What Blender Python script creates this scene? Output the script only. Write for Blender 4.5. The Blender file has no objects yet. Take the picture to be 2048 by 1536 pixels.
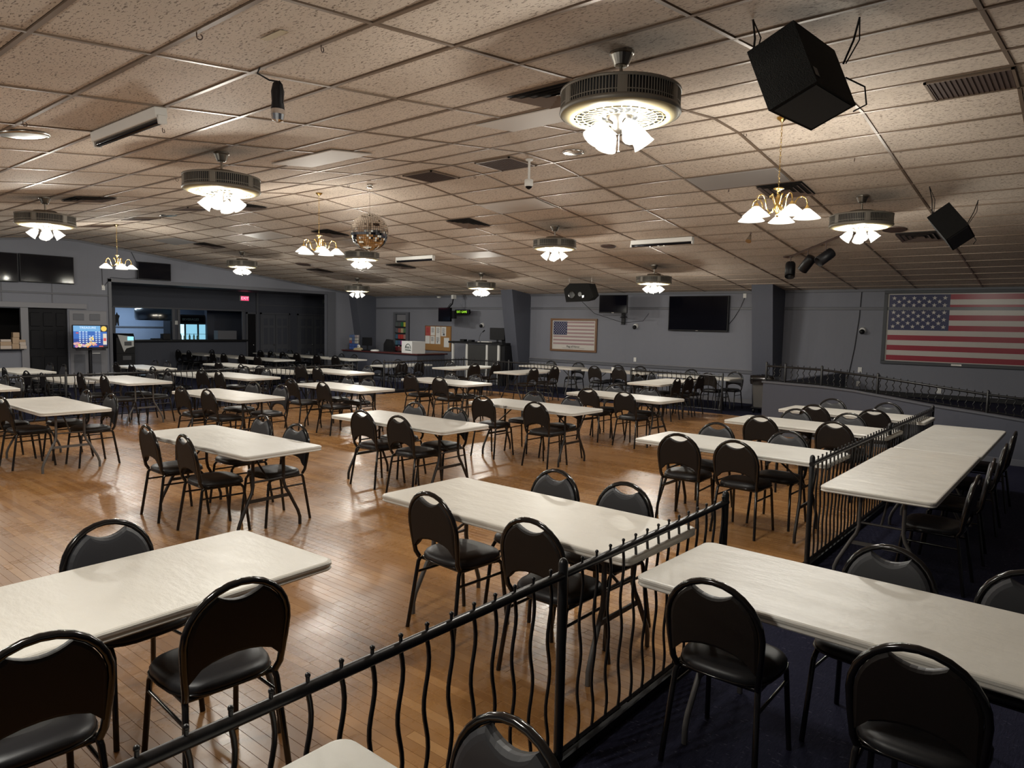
import bpy, bmesh, math, random
from math import sin, cos, pi, sqrt, atan, radians
from mathutils import Vector, Matrix
random.seed(7)
S = bpy.context.scene
COL = S.collection

# ---------------------------------------------------------------- camera, world, exposure
CAM_H, F_PX, PITCH, YAW, ROLL = 1.83, 1404.1, radians(4.723), radians(39.518), radians(1.236)
_fw = Vector((-sin(YAW), cos(YAW), 0)); _rt = Vector((cos(YAW), sin(YAW), 0)); _up = Vector((0, 0, 1))
CF = _fw*cos(PITCH) - _up*sin(PITCH); _U = _up*cos(PITCH) + _fw*sin(PITCH)
CR = _rt*cos(ROLL) + _U*sin(ROLL); CU = _U*cos(ROLL) - _rt*sin(ROLL)
cd = bpy.data.cameras.new('camera'); cam = bpy.data.objects.new('camera', cd); COL.objects.link(cam)
cd.sensor_fit = 'HORIZONTAL'; cd.sensor_width = 36; cd.lens = F_PX/2048*36; cd.clip_start = .05
cam.matrix_world = Matrix(((CR.x, CU.x, -CF.x, 0), (CR.y, CU.y, -CF.y, 0), (CR.z, CU.z, -CF.z, CAM_H), (0, 0, 0, 1)))
S.camera = cam
w = bpy.data.worlds.new('world'); S.world = w; w.use_nodes = True
w.node_tree.nodes['Background'].inputs[0].default_value = (.5, .6, .8, 1)
w.node_tree.nodes['Background'].inputs[1].default_value = .02
S.view_settings.view_transform = 'Standard'; S.view_settings.look = 'None'
S.view_settings.gamma = 1; S.view_settings.use_curve_mapping = False
S.view_settings.exposure = 0.42
FAN_W, CHAND_W, BAR_W = 27.0, 17.0, 45.0      # watts per bulb (four on a fan, five on a chandelier)
LAMP_COL = (1.0, .975, .915)

def in_view(p, m=60):
    v = Vector(p) - Vector((0, 0, CAM_H)); d = v.dot(CF)
    if d < .3: return False
    x = 1024 + F_PX*v.dot(CR)/d; y = 768 - F_PX*v.dot(CU)/d
    return -m < x < 2048+m and -m < y < 1536+m

# ---------------------------------------------------------------- materials
def mat(name, col, rough=.5, metal=0, spec=.5, emit=None, es=0, coat=0):
    m = bpy.data.materials.new(name); m.use_nodes = True
    b = m.node_tree.nodes['Principled BSDF']
    b.inputs['Base Color'].default_value = (*col, 1); b.inputs['Roughness'].default_value = rough
    b.inputs['Metallic'].default_value = metal; b.inputs['Specular IOR Level'].default_value = spec
    if coat: b.inputs['Coat Weight'].default_value = coat; b.inputs['Coat Roughness'].default_value = .08
    if emit: b.inputs['Emission Color'].default_value = (*emit, 1); b.inputs['Emission Strength'].default_value = es
    return m
def nd(m, t, **k):
    n = m.node_tree.nodes.new(t)
    for a, v in k.items(): setattr(n, a, v)
    return n
def lk(m, a, b): m.node_tree.links.new(a, b)
def bsdf(m): return m.node_tree.nodes['Principled BSDF']
def coords(m, scale=(1, 1, 1), world=True):
    mp = nd(m, 'ShaderNodeMapping'); mp.inputs['Scale'].default_value = scale
    if world: g = nd(m, 'ShaderNodeNewGeometry'); lk(m, g.outputs['Position'], mp.inputs['Vector'])
    else: g = nd(m, 'ShaderNodeTexCoord'); lk(m, g.outputs['Object'], mp.inputs['Vector'])
    return mp.outputs['Vector']
def noise(m, scale, vec, detail=3, rough=.5):
    n = nd(m, 'ShaderNodeTexNoise'); n.inputs['Scale'].default_value = scale; n.inputs['Detail'].default_value = detail
    n.inputs['Roughness'].default_value = rough
    lk(m, vec, n.inputs['Vector']); return n.outputs['Fac']
def ramp(m, fac, stops):
    r = nd(m, 'ShaderNodeValToRGB'); e = r.color_ramp.elements
    while len(e) < len(stops): e.new(.5)
    for i, (p, c) in enumerate(stops):
        e[i].position = p; e[i].color = (*c, 1) if len(c) == 3 else c
    lk(m, fac, r.inputs['Fac']); return r.outputs['Color']
def bump(m, h, strength=.3, dist=.01):
    b = nd(m, 'ShaderNodeBump'); b.inputs['Strength'].default_value = strength; b.inputs['Distance'].default_value = dist
    lk(m, h, b.inputs['Height']); lk(m, b.outputs['Normal'], bsdf(m).inputs['Normal'])
def mathn(m, op, a, b=None):
    n = nd(m, 'ShaderNodeMath', operation=op)
    for i, v in enumerate((a, b)):
        if v is None: continue
        if isinstance(v, (int, float)): n.inputs[i].default_value = v
        else: lk(m, v, n.inputs[i])
    return n.outputs[0]
def mixc(m, fac, a, b, mode='MIX'):
    n = nd(m, 'ShaderNodeMix', data_type='RGBA', blend_type=mode)
    for s, v in ((n.inputs[0], fac), (n.inputs[6], a), (n.inputs[7], b)):
        if isinstance(v, (int, float)): s.default_value = v
        elif isinstance(v, tuple): s.default_value = (*v, 1)
        else: lk(m, v, s)
    return n.outputs[2]

M = {}
# mineral fibre ceiling tile: small dark fissures
m = M['tile'] = mat('ceiling_tile', (.62, .51, .42), .75, spec=.25)
f1 = noise(m, 1, coords(m, (34, 95, 60)), 2, .6); f2 = noise(m, 260, coords(m), 1)
pit = ramp(m, f1, [(.35, (0, 0, 0)), (.43, (1, 1, 1))])
big = noise(m, .7, coords(m), 3)
lk(m, mixc(m, pit, (.20, .15, .115), ramp(m, big, [(.3, (.55, .465, .39)), (.7, (.65, .555, .475))])), bsdf(m).inputs['Base Color'])
bump(m, mathn(m, 'ADD', pit, mathn(m, 'MULTIPLY', f2, .4)), .55, .004)
m = M['tile_smooth'] = mat('smooth_panel', (.50, .45, .41), .55)
M['tile_grey'] = mat('grey_panel', (.30, .28, .27), .5)
M['grid'] = mat('ceiling_grid', (.20, .145, .105), .42, metal=.25)
M['bronze'] = mat('bronze_grille', (.075, .045, .036), .5, metal=.2)
M['louvre'] = mat('louvre_metal', (.15, .115, .10), .4, metal=.2)
M['door_black'] = mat('black_door_paint', (.006, .006, .008), .6, spec=.2)
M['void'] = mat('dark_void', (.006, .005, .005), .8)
def wallmat(name, c, pitch=.2):
    m = mat(name, c, .62, spec=.25)
    sx = nd(m, 'ShaderNodeSeparateXYZ'); lk(m, coords(m), sx.inputs[0])
    s = mathn(m, 'ADD', sx.outputs[0], sx.outputs[1])
    g = mathn(m, 'FRACT', mathn(m, 'DIVIDE', s, pitch))
    line = mathn(m, 'GREATER_THAN', g, .05)
    n = noise(m, 6, coords(m, (6, 6, .6)), 3)
    bump(m, mathn(m, 'ADD', line, mathn(m, 'MULTIPLY', n, .25)), .35, .006)
    lk(m, mixc(m, noise(m, .5, coords(m)), tuple(x*.9 for x in c), tuple(min(1, x*1.08) for x in c)), bsdf(m).inputs['Base Color'])
    return m
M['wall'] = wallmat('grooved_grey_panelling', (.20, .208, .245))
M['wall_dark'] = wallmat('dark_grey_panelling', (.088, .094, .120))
M['trim'] = mat('grey_trim', (.11, .115, .135), .5)
M['trim_light'] = mat('light_grey_trim', (.20, .20, .22), .5)
M['barwall'] = mat('blue_grey_plaster', (.26, .31, .42), .6)
# dance floor strips
m = M['wood'] = mat('maple_strip', (.36, .19, .075), .3)
gi = nd(m, 'ShaderNodeNewGeometry'); oi = nd(m, 'ShaderNodeObjectInfo')
rnd = mathn(m, 'FRACT', mathn(m, 'ADD', gi.outputs['Random Per Island'], oi.outputs['Random']))
grain = noise(m, 1, coords(m, (3, 70, 40)), 4)
wear = noise(m, 1.1, coords(m), 5, .62); scr = noise(m, 1, coords(m, (18, 9, 5)), 6, .75)
c1 = ramp(m, rnd, [(0, (.28, .128, .038)), (.45, (.355, .172, .054)), (.8, (.41, .205, .070)), (1, (.47, .25, .092))])
c2 = mixc(m, mathn(m, 'MULTIPLY', grain, .45), c1, (.20, .09, .03))
c3 = mixc(m, mathn(m, 'MULTIPLY', ramp(m, wear, [(.45, (0, 0, 0)), (.75, (1, 1, 1))]), .22), c2, (.34, .20, .10))
lk(m, c3, bsdf(m).inputs['Base Color'])
rr = nd(m, 'ShaderNodeMapRange'); rr.inputs['From Min'].default_value = .3; rr.inputs['From Max'].default_value = .7
rr.inputs['To Min'].default_value = .17; rr.inputs['To Max'].default_value = .40
lk(m, mathn(m, 'ADD', mathn(m, 'MULTIPLY', wear, .6), mathn(m, 'MULTIPLY', scr, .4)), rr.inputs['Value']); lk(m, rr.outputs[0], bsdf(m).inputs['Roughness'])
bump(m, mathn(m, 'ADD', mathn(m, 'MULTIPLY', scr, .8), mathn(m, 'MULTIPLY', rnd, .35)), .22, .004)
M['subfloor'] = mat('dark_joint', (.07, .032, .013), .8)
m = M['carpet'] = mat('navy_carpet', (.015, .016, .034), .95, spec=.1)
cn = noise(m, 1, coords(m, (90, 22, 40)), 2); cn2 = noise(m, 260, coords(m), 1); fl = noise(m, 1, coords(m, (28, 70, 30)), 1)
lk(m, mixc(m, ramp(m, fl, [(.70, (0, 0, 0)), (.74, (1, 1, 1))]), mixc(m, cn, (.009, .0095, .022), (.024, .025, .05)), (.055, .055, .085)), bsdf(m).inputs['Base Color'])
bump(m, mathn(m, 'ADD', cn, cn2), .8, .006)
# table plastic
m = M['top'] = mat('white_blow_moulded_plastic', (.64, .63, .585), .33)
n1 = noise(m, 2.2, coords(m), 4, .6); n2 = noise(m, 320, coords(m), 1); oi = nd(m, 'ShaderNodeObjectInfo')
ct = mixc(m, ramp(m, n1, [(.35, (0, 0, 0)), (.7, (1, 1, 1))]), (.655, .645, .60), (.585, .57, .525))
lk(m, mixc(m, mathn(m, 'MULTIPLY', oi.outputs['Random'], .5), ct, (.67, .61, .52)), bsdf(m).inputs['Base Color'])
n3 = noise(m, 1, coords(m, (4, 9, 4)), 4, .6)
rr = nd(m, 'ShaderNodeMapRange'); rr.inputs['To Min'].default_value = .26; rr.inputs['To Max'].default_value = .5
lk(m, n3, rr.inputs['Value']); lk(m, rr.outputs[0], bsdf(m).inputs['Roughness'])
bump(m, mathn(m, 'ADD', mathn(m, 'MULTIPLY', n3, 3), mathn(m, 'MULTIPLY', n2, .25)), .4, .005)
M['leg_grey'] = mat('grey_powder_coat', (.12, .115, .11), .45, metal=.2)
M['leg_dark'] = mat('charcoal_powder_coat', (.028, .024, .022), .4, metal=.2)
M['gloss'] = mat('gloss_black_tube', (.008, .007, .007), .14, spec=.6)
m = M['vinyl'] = mat('black_vinyl', (.016, .016, .018), .42, spec=.5)
bump(m, noise(m, 500, coords(m, world=False), 2), .15, .002)
M['pad'] = mat('charcoal_vinyl_pad', (.030, .031, .036), .45, spec=.5)
m = M['shell'] = mat('dark_brown_shell', (.011, .0075, .006), .55, spec=.35)
bump(m, noise(m, 700, coords(m, world=False), 2), .2, .002)
M['iron'] = mat('black_wrought_iron', (.010, .010, .011), .32, spec=.5)
M['black'] = mat('black_plastic', (.008, .008, .010), .45, spec=.3)
M['screen'] = mat('black_screen', (.004, .004, .007), .08, spec=.18)
M['speaker'] = mat('black_speaker_carpet', (.010, .010, .010), .9, spec=.2)
bump(M['speaker'], noise(M['speaker'], 180, coords(M['speaker'], world=False), 2), .9, .006)
M['speaker_grille'] = mat('speaker_grille', (.012, .012, .015), .6)
M['pewter'] = mat('brushed_pewter', (.30, .28, .25), .28, metal=1)
M['nickel'] = mat('brushed_nickel', (.55, .53, .49), .25, metal=1)
M['fan_band'] = mat('pewter_band', (.20, .185, .16), .45, metal=.3)
M['fan_dark'] = mat('fan_interior', (.012, .013, .016), .6)
M['fan_cream'] = mat('champagne_fan_face', (.30, .255, .15), .45, metal=.1)
M['brass'] = mat('polished_brass', (.83, .60, .22), .18, metal=1)
M['mirror'] = mat('mirror_tile', (.86, .85, .82), .04, metal=1)
M['white'] = mat('white_plastic', (.72, .72, .70), .4)
M['chrome'] = mat('chrome', (.75, .76, .78), .12, metal=1)
M['paper'] = mat('white_paper', (.72, .72, .71), .8)
M['cork'] = mat('cork', (.36, .19, .065), .9)
bump(M['cork'], noise(M['cork'], 120, coords(M['cork']), 3), .3, .003)
M['oak'] = mat('oak_frame', (.17, .082, .036), .45)
M['navy'] = mat('flag_navy', (.018, .022, .095), .6); M['red'] = mat('flag_red', (.34, .012, .035), .6)
M['cream'] = mat('flag_white', (.62, .59, .55), .6); M['pink'] = mat('faded_stripe', (.40, .27, .28), .7)
M['slate'] = mat('slate_frame', (.045, .05, .06), .5)
m = M['shade'] = bpy.data.materials.new('lit_frosted_glass'); m.use_nodes = True
nt = m.node_tree; nt.nodes.clear()
o = nt.nodes.new('ShaderNodeOutputMaterial'); e = nt.nodes.new('ShaderNodeEmission'); t = nt.nodes.new('ShaderNodeBsdfTranslucent'); a = nt.nodes.new('ShaderNodeAddShader')
e.inputs[0].default_value = (1, .97, .88, 1); e.inputs[1].default_value = .9; t = nt.nodes.new('ShaderNodeBsdfTransparent'); t.inputs[0].default_value = (.62, .61, .58, 1)
nt.links.new(e.outputs[0], a.inputs[0]); nt.links.new(t.outputs[0], a.inputs[1]); nt.links.new(a.outputs[0], o.inputs[0])
M['bulb'] = mat('lit_bulb', (1, 1, 1), .5, emit=(1, .96, .86), es=16)
def glassmat(name, tint=(1, 1, 1), rough=.02, ior=1.45):
    m = bpy.data.materials.new(name); m.use_nodes = True; nt = m.node_tree; nt.nodes.clear()
    o = nt.nodes.new('ShaderNodeOutputMaterial'); t = nt.nodes.new('ShaderNodeBsdfTransparent'); g = nt.nodes.new('ShaderNodeBsdfGlossy')
    fr = nt.nodes.new('ShaderNodeFresnel'); x = nt.nodes.new('ShaderNodeMixShader')
    t.inputs[0].default_value = (*tint, 1); g.inputs['Roughness'].default_value = rough; fr.inputs[0].default_value = ior
    nt.links.new(fr.outputs[0], x.inputs[0]); nt.links.new(t.outputs[0], x.inputs[1]); nt.links.new(g.outputs[0], x.inputs[2]); nt.links.new(x.outputs[0], o.inputs[0])
    return m
M['glass'] = glassmat('clear_glass', ior=1.15); M['acrylic'] = glassmat('clear_acrylic', (.97, .97, .97), .22, ior=1.18)
def emis(name, c, s=1.0): return mat(name, (0, 0, 0), .4, emit=c, es=s)
def plain(name, c, r=.55):
    if name not in M: M[name] = mat(name, c, r)
    return M[name]

# ---------------------------------------------------------------- mesh builder
class MB:
    def __init__(s): s.v = []; s.f = []; s.mi = []; s.cur = 0; s.sm = []
    def add(s, vs, fs, smooth=False):
        o = len(s.v); s.v += [tuple(v) for v in vs]
        for f in fs: s.f.append(tuple(i+o for i in f)); s.mi.append(s.cur); s.sm.append(smooth)
    def box(s, a, b):
        (x0, y0, z0), (x1, y1, z1) = a, b
        s.add([(x0, y0, z0), (x1, y0, z0), (x1, y1, z0), (x0, y1, z0), (x0, y0, z1), (x1, y0, z1), (x1, y1, z1), (x0, y1, z1)],
              [(0, 3, 2, 1), (4, 5, 6, 7), (0, 1, 5, 4), (1, 2, 6, 5), (2, 3, 7, 6), (3, 0, 4, 7)]); return s
    def cbox(s, c, d): return s.box([c[i]-d[i]/2 for i in range(3)], [c[i]+d[i]/2 for i in range(3)])
    def bevbox(s, a, b, r=.01):
        (x0, y0, z0), (x1, y1, z1) = a, b
        rings = []
        for z, q in ((z0, r), (z0+r, 0), (z1-r, 0), (z1, r)):
            rings.append([(x0+q, y0+q, z), (x1-q, y0+q, z), (x1-q, y1-q, z), (x0+q, y1-q, z)])
        return s.loft(rings)
    def obox(s, o, a, b, c):
        o, a, b, c = map(Vector, (o, a, b, c))
        p = [o, o+a, o+a+b, o+b, o+c, o+a+c, o+a+b+c, o+b+c]
        fs = [(0, 3, 2, 1), (4, 5, 6, 7), (0, 1, 5, 4), (1, 2, 6, 5), (2, 3, 7, 6), (3, 0, 4, 7)]
        if a.cross(b).dot(c) < 0: fs = [tuple(reversed(f)) for f in fs]
        s.add(p, fs); return s
    def loft(s, rings, closed=True, caps=True, smooth=False):
        n = len(rings[0]); vs = [p for r in rings for p in r]; fs = []
        for i in range(len(rings)-1):
            for j in range(n if closed else n-1):
                k = (j+1) % n; fs.append((i*n+j, i*n+k, (i+1)*n+k, (i+1)*n+j))
        s.add(vs, fs, smooth)
        if caps:
            s.add(rings[0], [tuple(reversed(range(n)))]); s.add(rings[-1], [tuple(range(n))])
        return s
    def tube(s, pts, r, n=8, smooth=True, caps=True):
        P = [Vector(p) for p in pts]; rings = []; prev = None
        for i, p in enumerate(P):
            t = (P[min(i+1, len(P)-1)] - P[max(i-1, 0)]).normalized()
            if prev is None:
                u = t.cross(Vector((0, 0, 1)) if abs(t.z) < .9 else Vector((1, 0, 0))).normalized()
            else: u = (prev - t*prev.dot(t)).normalized()
            prev = u; w_ = t.cross(u)
            rad = r[i] if isinstance(r, (list, tuple)) else r
            rings.append([p + (u*cos(2*pi*k/n) + w_*sin(2*pi*k/n))*rad for k in range(n)])
        return s.loft(rings, smooth=smooth, caps=caps)
    def lathe(s, prof, c=(0, 0, 0), n=20, caps=True, smooth=True):
        return s.loft([[(c[0]+r*cos(2*pi*k/n), c[1]+r*sin(2*pi*k/n), c[2]+z) for k in range(n)] for r, z in prof], caps=caps, smooth=smooth)
    def prism(s, poly, f0, f1):
        """poly of 2-D points; f0,f1 map (a,b) to the 3-D front and back face."""
        n = len(poly); s.add([f0(*p) for p in poly]+[f1(*p) for p in poly],
            [tuple(range(n)), tuple(reversed(range(n, 2*n)))] + [(i, i+n, (i+1) % n+n, (i+1) % n) for i in range(n)]); return s
    def ball(s, c, r, n=10, m_=6):
        return s.lathe([(max(.0005, r*sin(pi*i/m_)), -r*cos(pi*i/m_)) for i in range(m_+1)], c, n)
    def xf(s, mtx): s.v = [tuple(mtx @ Vector(v)) for v in s.v]; return s
    def mesh(s, name, mats):
        me = bpy.data.meshes.new(name); me.from_pydata(s.v, [], s.f)
        for k in (mats if isinstance(mats, (list, tuple)) else [mats]): me.materials.append(k)
        me.polygons.foreach_set('material_index', s.mi); me.polygons.foreach_set('use_smooth', s.sm)
        bm = bmesh.new(); bm.from_mesh(me); bmesh.ops.recalc_face_normals(bm, faces=bm.faces); bm.to_mesh(me); bm.free()
        me.update(); return me
    def build(s, name, mats, parent=None, loc=None):
        return obj(name, s.mesh(name, mats), parent, loc)
def obj(name, me, parent=None, loc=None, rot=None):
    o = bpy.data.objects.new(name, me); COL.objects.link(o)
    if parent is not None: o.parent = parent
    if loc is not None: o.location = loc
    if rot is not None: o.rotation_euler = rot
    return o
def tag(o, label=None, cat=None, group=None, kind=None):
    for k, v in (('label', label), ('category', cat), ('group', group), ('kind', kind)):
        if v: o[k] = v
    return o
def thing(name, label, cat, loc=(0, 0, 0), rz=0, group=None):
    o = bpy.data.objects.new(name, None); COL.objects.link(o); o.empty_display_size = .1
    o.location = loc; o.rotation_euler = (0, 0, rz); return tag(o, label, cat, group)
def dup(root, loc, rz, label, group=None, rot=None):
    r = root.copy(); COL.objects.link(r); r.location = loc; r.rotation_euler = rot or (0, 0, rz); r['label'] = label
    if group: r['group'] = group
    for ch in list(root.children):
        c = ch.copy(); COL.objects.link(c); c.parent = r
        for g in ch.children:
            d = g.copy(); COL.objects.link(d); d.parent = c
    return r
def struct(o): o['kind'] = 'structure'; return o
def text(s, size, matx, parent, loc, rot, name='lettering', ext=.002, align='CENTER'):
    c = bpy.data.curves.new(name, 'FONT'); c.body = s; c.size = size; c.extrude = ext; c.align_x = align; c.align_y = 'CENTER'
    c.resolution_u = 2; c.materials.append(matx)
    t_ = bpy.data.objects.new('t', c); COL.objects.link(t_); bpy.context.view_layer.update()
    me = bpy.data.meshes.new_from_object(t_.evaluated_get(bpy.context.evaluated_depsgraph_get())); bpy.data.objects.remove(t_); bpy.data.curves.remove(c)
    o = obj(name, me, parent, loc, rot); return o
RB = (pi/2, 0, 0)            # writing on the back wall, read from -Y
RL = (pi/2, 0, pi/2)         # writing on the left wall, read from +X

# ---------------------------------------------------------------- room numbers
YB, XL, XA = 17.45, -21.6, -25.2            # back wall, left wall, alcove wall
LOW, RC = -.12, -.05                         # floor level left of the dance floor / right of it
XSTEP, XRAIL, YWOOD = -14.3, -1.62, 14.75
Y0, Y1, ZR = 6.75, 7.37, 3.92                # ridge strip of the ceiling
S0, S1 = .12, .1082
def cz(Y): return ZR - S0*(Y0-Y) if Y < Y0 else (ZR if Y < Y1 else ZR - S1*(Y-Y1))
def ca(Y): return atan(S0) if Y < Y0 else (0 if Y < Y1 else -atan(S1))

# ---------------------------------------------------------------- ceiling
ceil = MB()
for a, b in ((-6.3, Y0), (Y0, Y1), (Y1, YB+.2)):
    ceil.add([(XL-.2, a, cz(a+1e-4)+.03), (6.2, a, cz(a+1e-4)+.03), (6.2, b, cz(b-1e-4)+.03), (XL-.2, b, cz(b-1e-4)+.03),
              (XL-.2, a, cz(a+1e-4)+.1), (6.2, a, cz(a+1e-4)+.1), (6.2, b, cz(b-1e-4)+.1), (XL-.2, b, cz(b-1e-4)+.1)],
             [(0, 1, 2, 3), (7, 6, 5, 4), (0, 4, 5, 1), (1, 5, 6, 2), (2, 6, 7, 3), (3, 7, 4, 0)])
ceiling = struct(ceil.build('ceiling', M['void']))
TX, TY = 1.21, .605
XG = [-1.84 + TX*k for k in range(-17, 8)]
rows = [(Y0-.61*(k+1), Y0-.61*k) for k in range(21)] + [(Y0, Y1)] + [(Y1+TY*k, Y1+TY*(k+1)) for k in range(17)]
rows = [(a, min(b, YB)) for a, b in rows if a < YB-.05]
def tile_mb():
    x, y, t = TX/2-.012, .605/2-.012, .012
    return MB().loft([[(-x, -y, t), (x, -y, t), (x, y, t), (-x, y, t)], [(-x, -y, .003), (x, -y, .003), (x, y, .003), (-x, y, .003)],
                      [(-x+.006, -y+.006, -.002), (x-.006, -y+.006, -.002), (x-.006, y-.006, -.002), (-x+.006, y-.006, -.002)]])
tile_me = tile_mb().mesh('ceiling_tile', M['tile'])
cells = []
for a, b in rows:
    for x in XG[:-1]:
        p = (x+TX/2, (a+b)/2, cz((a+b)/2)+.006)
        if x+TX > XL and x < 6: cells.append(((Vector(p)-Vector((0, 0, CAM_H))).length if in_view(p, 150) else 99, p, b-a))
cells.sort(key=lambda c: c[0])
far = MB()
for i, (d, p, dep) in enumerate(cells):
    r = Matrix.Translation(p) @ Matrix.Rotation(ca(p[1]), 4, 'X') @ Matrix.Diagonal((1, dep/.605, 1, 1))
    if i < 290 and d < 90:
        o = obj('ceiling_tile', tile_me, ceiling); o.location = p; o.rotation_euler = (ca(p[1]) + random.uniform(-.003, .003), random.uniform(-.003, .003), 0); o.scale = (1, dep/.605, 1)
    else:
        t = tile_mb().xf(r); far.add(t.v, t.f)
tag(far.build('ceiling_tiles', M['tile'], ceiling), kind='stuff')
for a, b in rows:                                              # runners along the room
    MB().obox((XL, a-.013, cz(a)-.006), (6-XL, 0, 0), (0, .026, 0), (0, 0, .012)).build('grid_bar', M['grid'], ceiling)
for x in XG:
    for a, b in ((-6, Y0), (Y0, Y1), (Y1, YB)):
        za, zb = cz(a+1e-4), cz(b-1e-4)
        MB().obox((x-.013, a, za-.005), (.026, 0, 0), (0, b-a, zb-za), (0, 0, .011)).build('grid_bar', M['grid'], ceiling)

# ---------------------------------------------------------------- floor
fl = MB().box((XSTEP, -6, -.2), (XRAIL, YB, -.008))
floor = struct(fl.build('floor', M['subfloor']))
PW, PL = .057, .92
XW0 = -14.12
def plank_mb(l, wd=PW):
    x, y = l/2-.0004, wd/2-.0004
    return MB().loft([[(-x, -y, -.007), (x, -y, -.007), (x, y, -.007), (-x, y, -.007)], [(-x, -y, -.0008), (x, -y, -.0008), (x, y, -.0008), (-x, y, -.0008)],
                      [(-x+.0009, -y+.0009, 0), (x-.0009, -y+.0009, 0), (x-.0009, y-.0009, 0), (-x+.0009, y-.0009, 0)]])
lens = (.62, .92, 1.3); pm = [plank_mb(l).mesh('floor_plank', M['wood']) for l in lens]
pl = []
y = -1.0
while y < YWOOD:
    x = XW0 - random.random()*.9
    while x < XRAIL-.02:
        k = random.choice((0, 1, 1, 2)); l = lens[k]; x1 = min(x+l, XRAIL-.02); xa = max(x, XW0)
        if x1-xa > .05:
            p = ((xa+x1)/2, y+PW/2, 0); full = abs(x1-xa-l) < 1e-4
            pl.append((Vector(p).length if (full and in_view(p, 20)) else 99, p, k, x1-xa))
        x += l
    y += PW
pl.sort(key=lambda c: c[0])
far = MB()
for i, (d, p, k, l) in enumerate(pl):
    if i < 290 and d < 90: obj('floor_plank', pm[k], floor, p)
    else:
        t = plank_mb(l).xf(Matrix.Translation(p)); far.add(t.v, t.f)
tag(far.build('floor_planks', M['wood'], floor), kind='stuff')
cp = MB().box((XRAIL, -6, -.25), (6, YB, RC)).box((XSTEP, YWOOD, -.1), (XRAIL, YB, .001)).box((XSTEP, -6, -.1), (XW0, YWOOD, .001)).box((XW0, -6, -.1), (XRAIL, -1, .0005))
cp.build('carpet', M['carpet'], floor)
MB().box((XA-5, -6, -.4), (XSTEP, 19, LOW)).build('lower_carpet', M['carpet'], floor)
MB().box((XSTEP, -6, -.1), (XSTEP+.03, YB, .006)).build('step_nosing', M['trim'], floor)

# ---------------------------------------------------------------- walls
wb = MB().box((XL-.2, YB, -.3), (6.2, YB+.15, 2.95))
wall_back = struct(wb.build('wall_back', M['wall']))
def trimbox(name, a, b, mt='trim', parent=None):
    o = MB().bevbox(a, b, .006).build(name, M[mt], parent)
    return o if parent else struct(o)
trimbox('trim_1', (XL, YB-.02, 2.36), (-13.7, YB, 2.43)); trimbox('trim_2', (-13.7, YB-.02, 2.36), (-5.9, YB, 2.43)); trimbox('trim_3', (-5.9, YB-.02, 2.36), (6, YB, 2.43))
t4 = trimbox('trim_4', (-13.7, YB-.03, .75), (-6.2, YB, .82)); MB().bevbox((-13.7, YB-.02, .83), (-6.2, YB, .86), .004).build('moulding', M['trim_light'], t4)
trimbox('baseboard_back', (-13.7, YB-.025, 0), (-5.9, YB, .11), 'trim_light')
trimbox('trim_5', (XL, YB-.03, 2.77), (6, YB, 2.84))
def gable(ya, yb, z0, z1=None, step=None):
    ys = sorted({ya, yb} | {q for q in (Y0, Y1) if ya < q < yb})
    return [(ya, z0), (yb, z0)] + [(q, (z1 or cz(q)+.05)) for q in reversed(ys)]
wl = MB()
for pg in (gable(-6, 4.3, -.3), gable(4.3, 6.02, 2.02), gable(4.3, 6.02, -.3, .94), gable(6.02, 6.13, -.3), gable(6.13, 7.08, 2.04), gable(7.08, 8.2, -.3), gable(8.2, 15.5, 2.83), gable(15.5, YB+.1, -.3)):
    wl.prism(pg, lambda a, b: (XL, a, b), lambda a, b: (XL-.15, a, b))
wall_left = struct(wl.build('wall_left', M['wall']))
struct(MB().prism(gable(-6, YB, -.3), lambda a, b: (6.05, a, b), lambda a, b: (6.2, a, b)).build('wall_right', M['wall']))
struct(MB().box((XL, -3.45, -.3), (6.2, -3.3, 2.9)).build('wall_front', M['wall']))
trimbox('trim_6', (XL, 5.0, 2.41), (XL+.02, 8.12, 2.46)); 
for i, yv in enumerate((5.58, 6.72)): MB().box((XL, yv, 2.1), (XL+.012, yv+.025, 2.75)).build('batten', M['trim'], wall_left)
trimbox('trim_7', (XL, 4.6, 2.04), (XL+.07, 7.54, 2.18), 'trim_light')                # sliding door header
trimbox('trim_8', (XL, 8.12, LOW), (XL+.04, 8.2, 2.92)); trimbox('trim_9', (XL, 8.12, 2.83), (XL+.04, 15.6, 2.93)); trimbox('trim_10', (XL, 15.5, LOW), (XL+.05, 15.85, 2.93))
trimbox('trim_11', (XL-.04, 5.98, LOW), (XL+.05, 6.15, 2.04), 'trim_light'); trimbox('trim_12', (XL, 5.0, .93), (XL+.14, 6.0, .96), 'black')
MB().bevbox((XL, 2, cz(5)-.02), (XL+.02, 2.1, cz(5)+.02)).build('cornice', M['trim'], wall_left)
for a, b in ((-6, Y0), (Y0, Y1), (Y1, YB)):
    MB().obox((XL, a, cz(a+1e-4)-.05), (.025, 0, 0), (0, b-a, cz(b-1e-4)-cz(a+1e-4)), (0, 0, .05)).build('cornice', M['trim'], wall_left)
# dark serving room and closet behind the left wall
struct(MB().box((XL-1.9, 4.0, LOW), (XL-1.8, 8.0, 2.6)).box((XL-1.8, 4.0, 2.5), (XL-.15, 8.0, 2.6)).box((XL-1.8, 3.95, LOW), (XL-.15, 4.05, 2.5)).box((XL-1.8, 7.5, LOW), (XL-.15, 7.6, 2.5)).build('wall_serving', M['void']))
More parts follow.
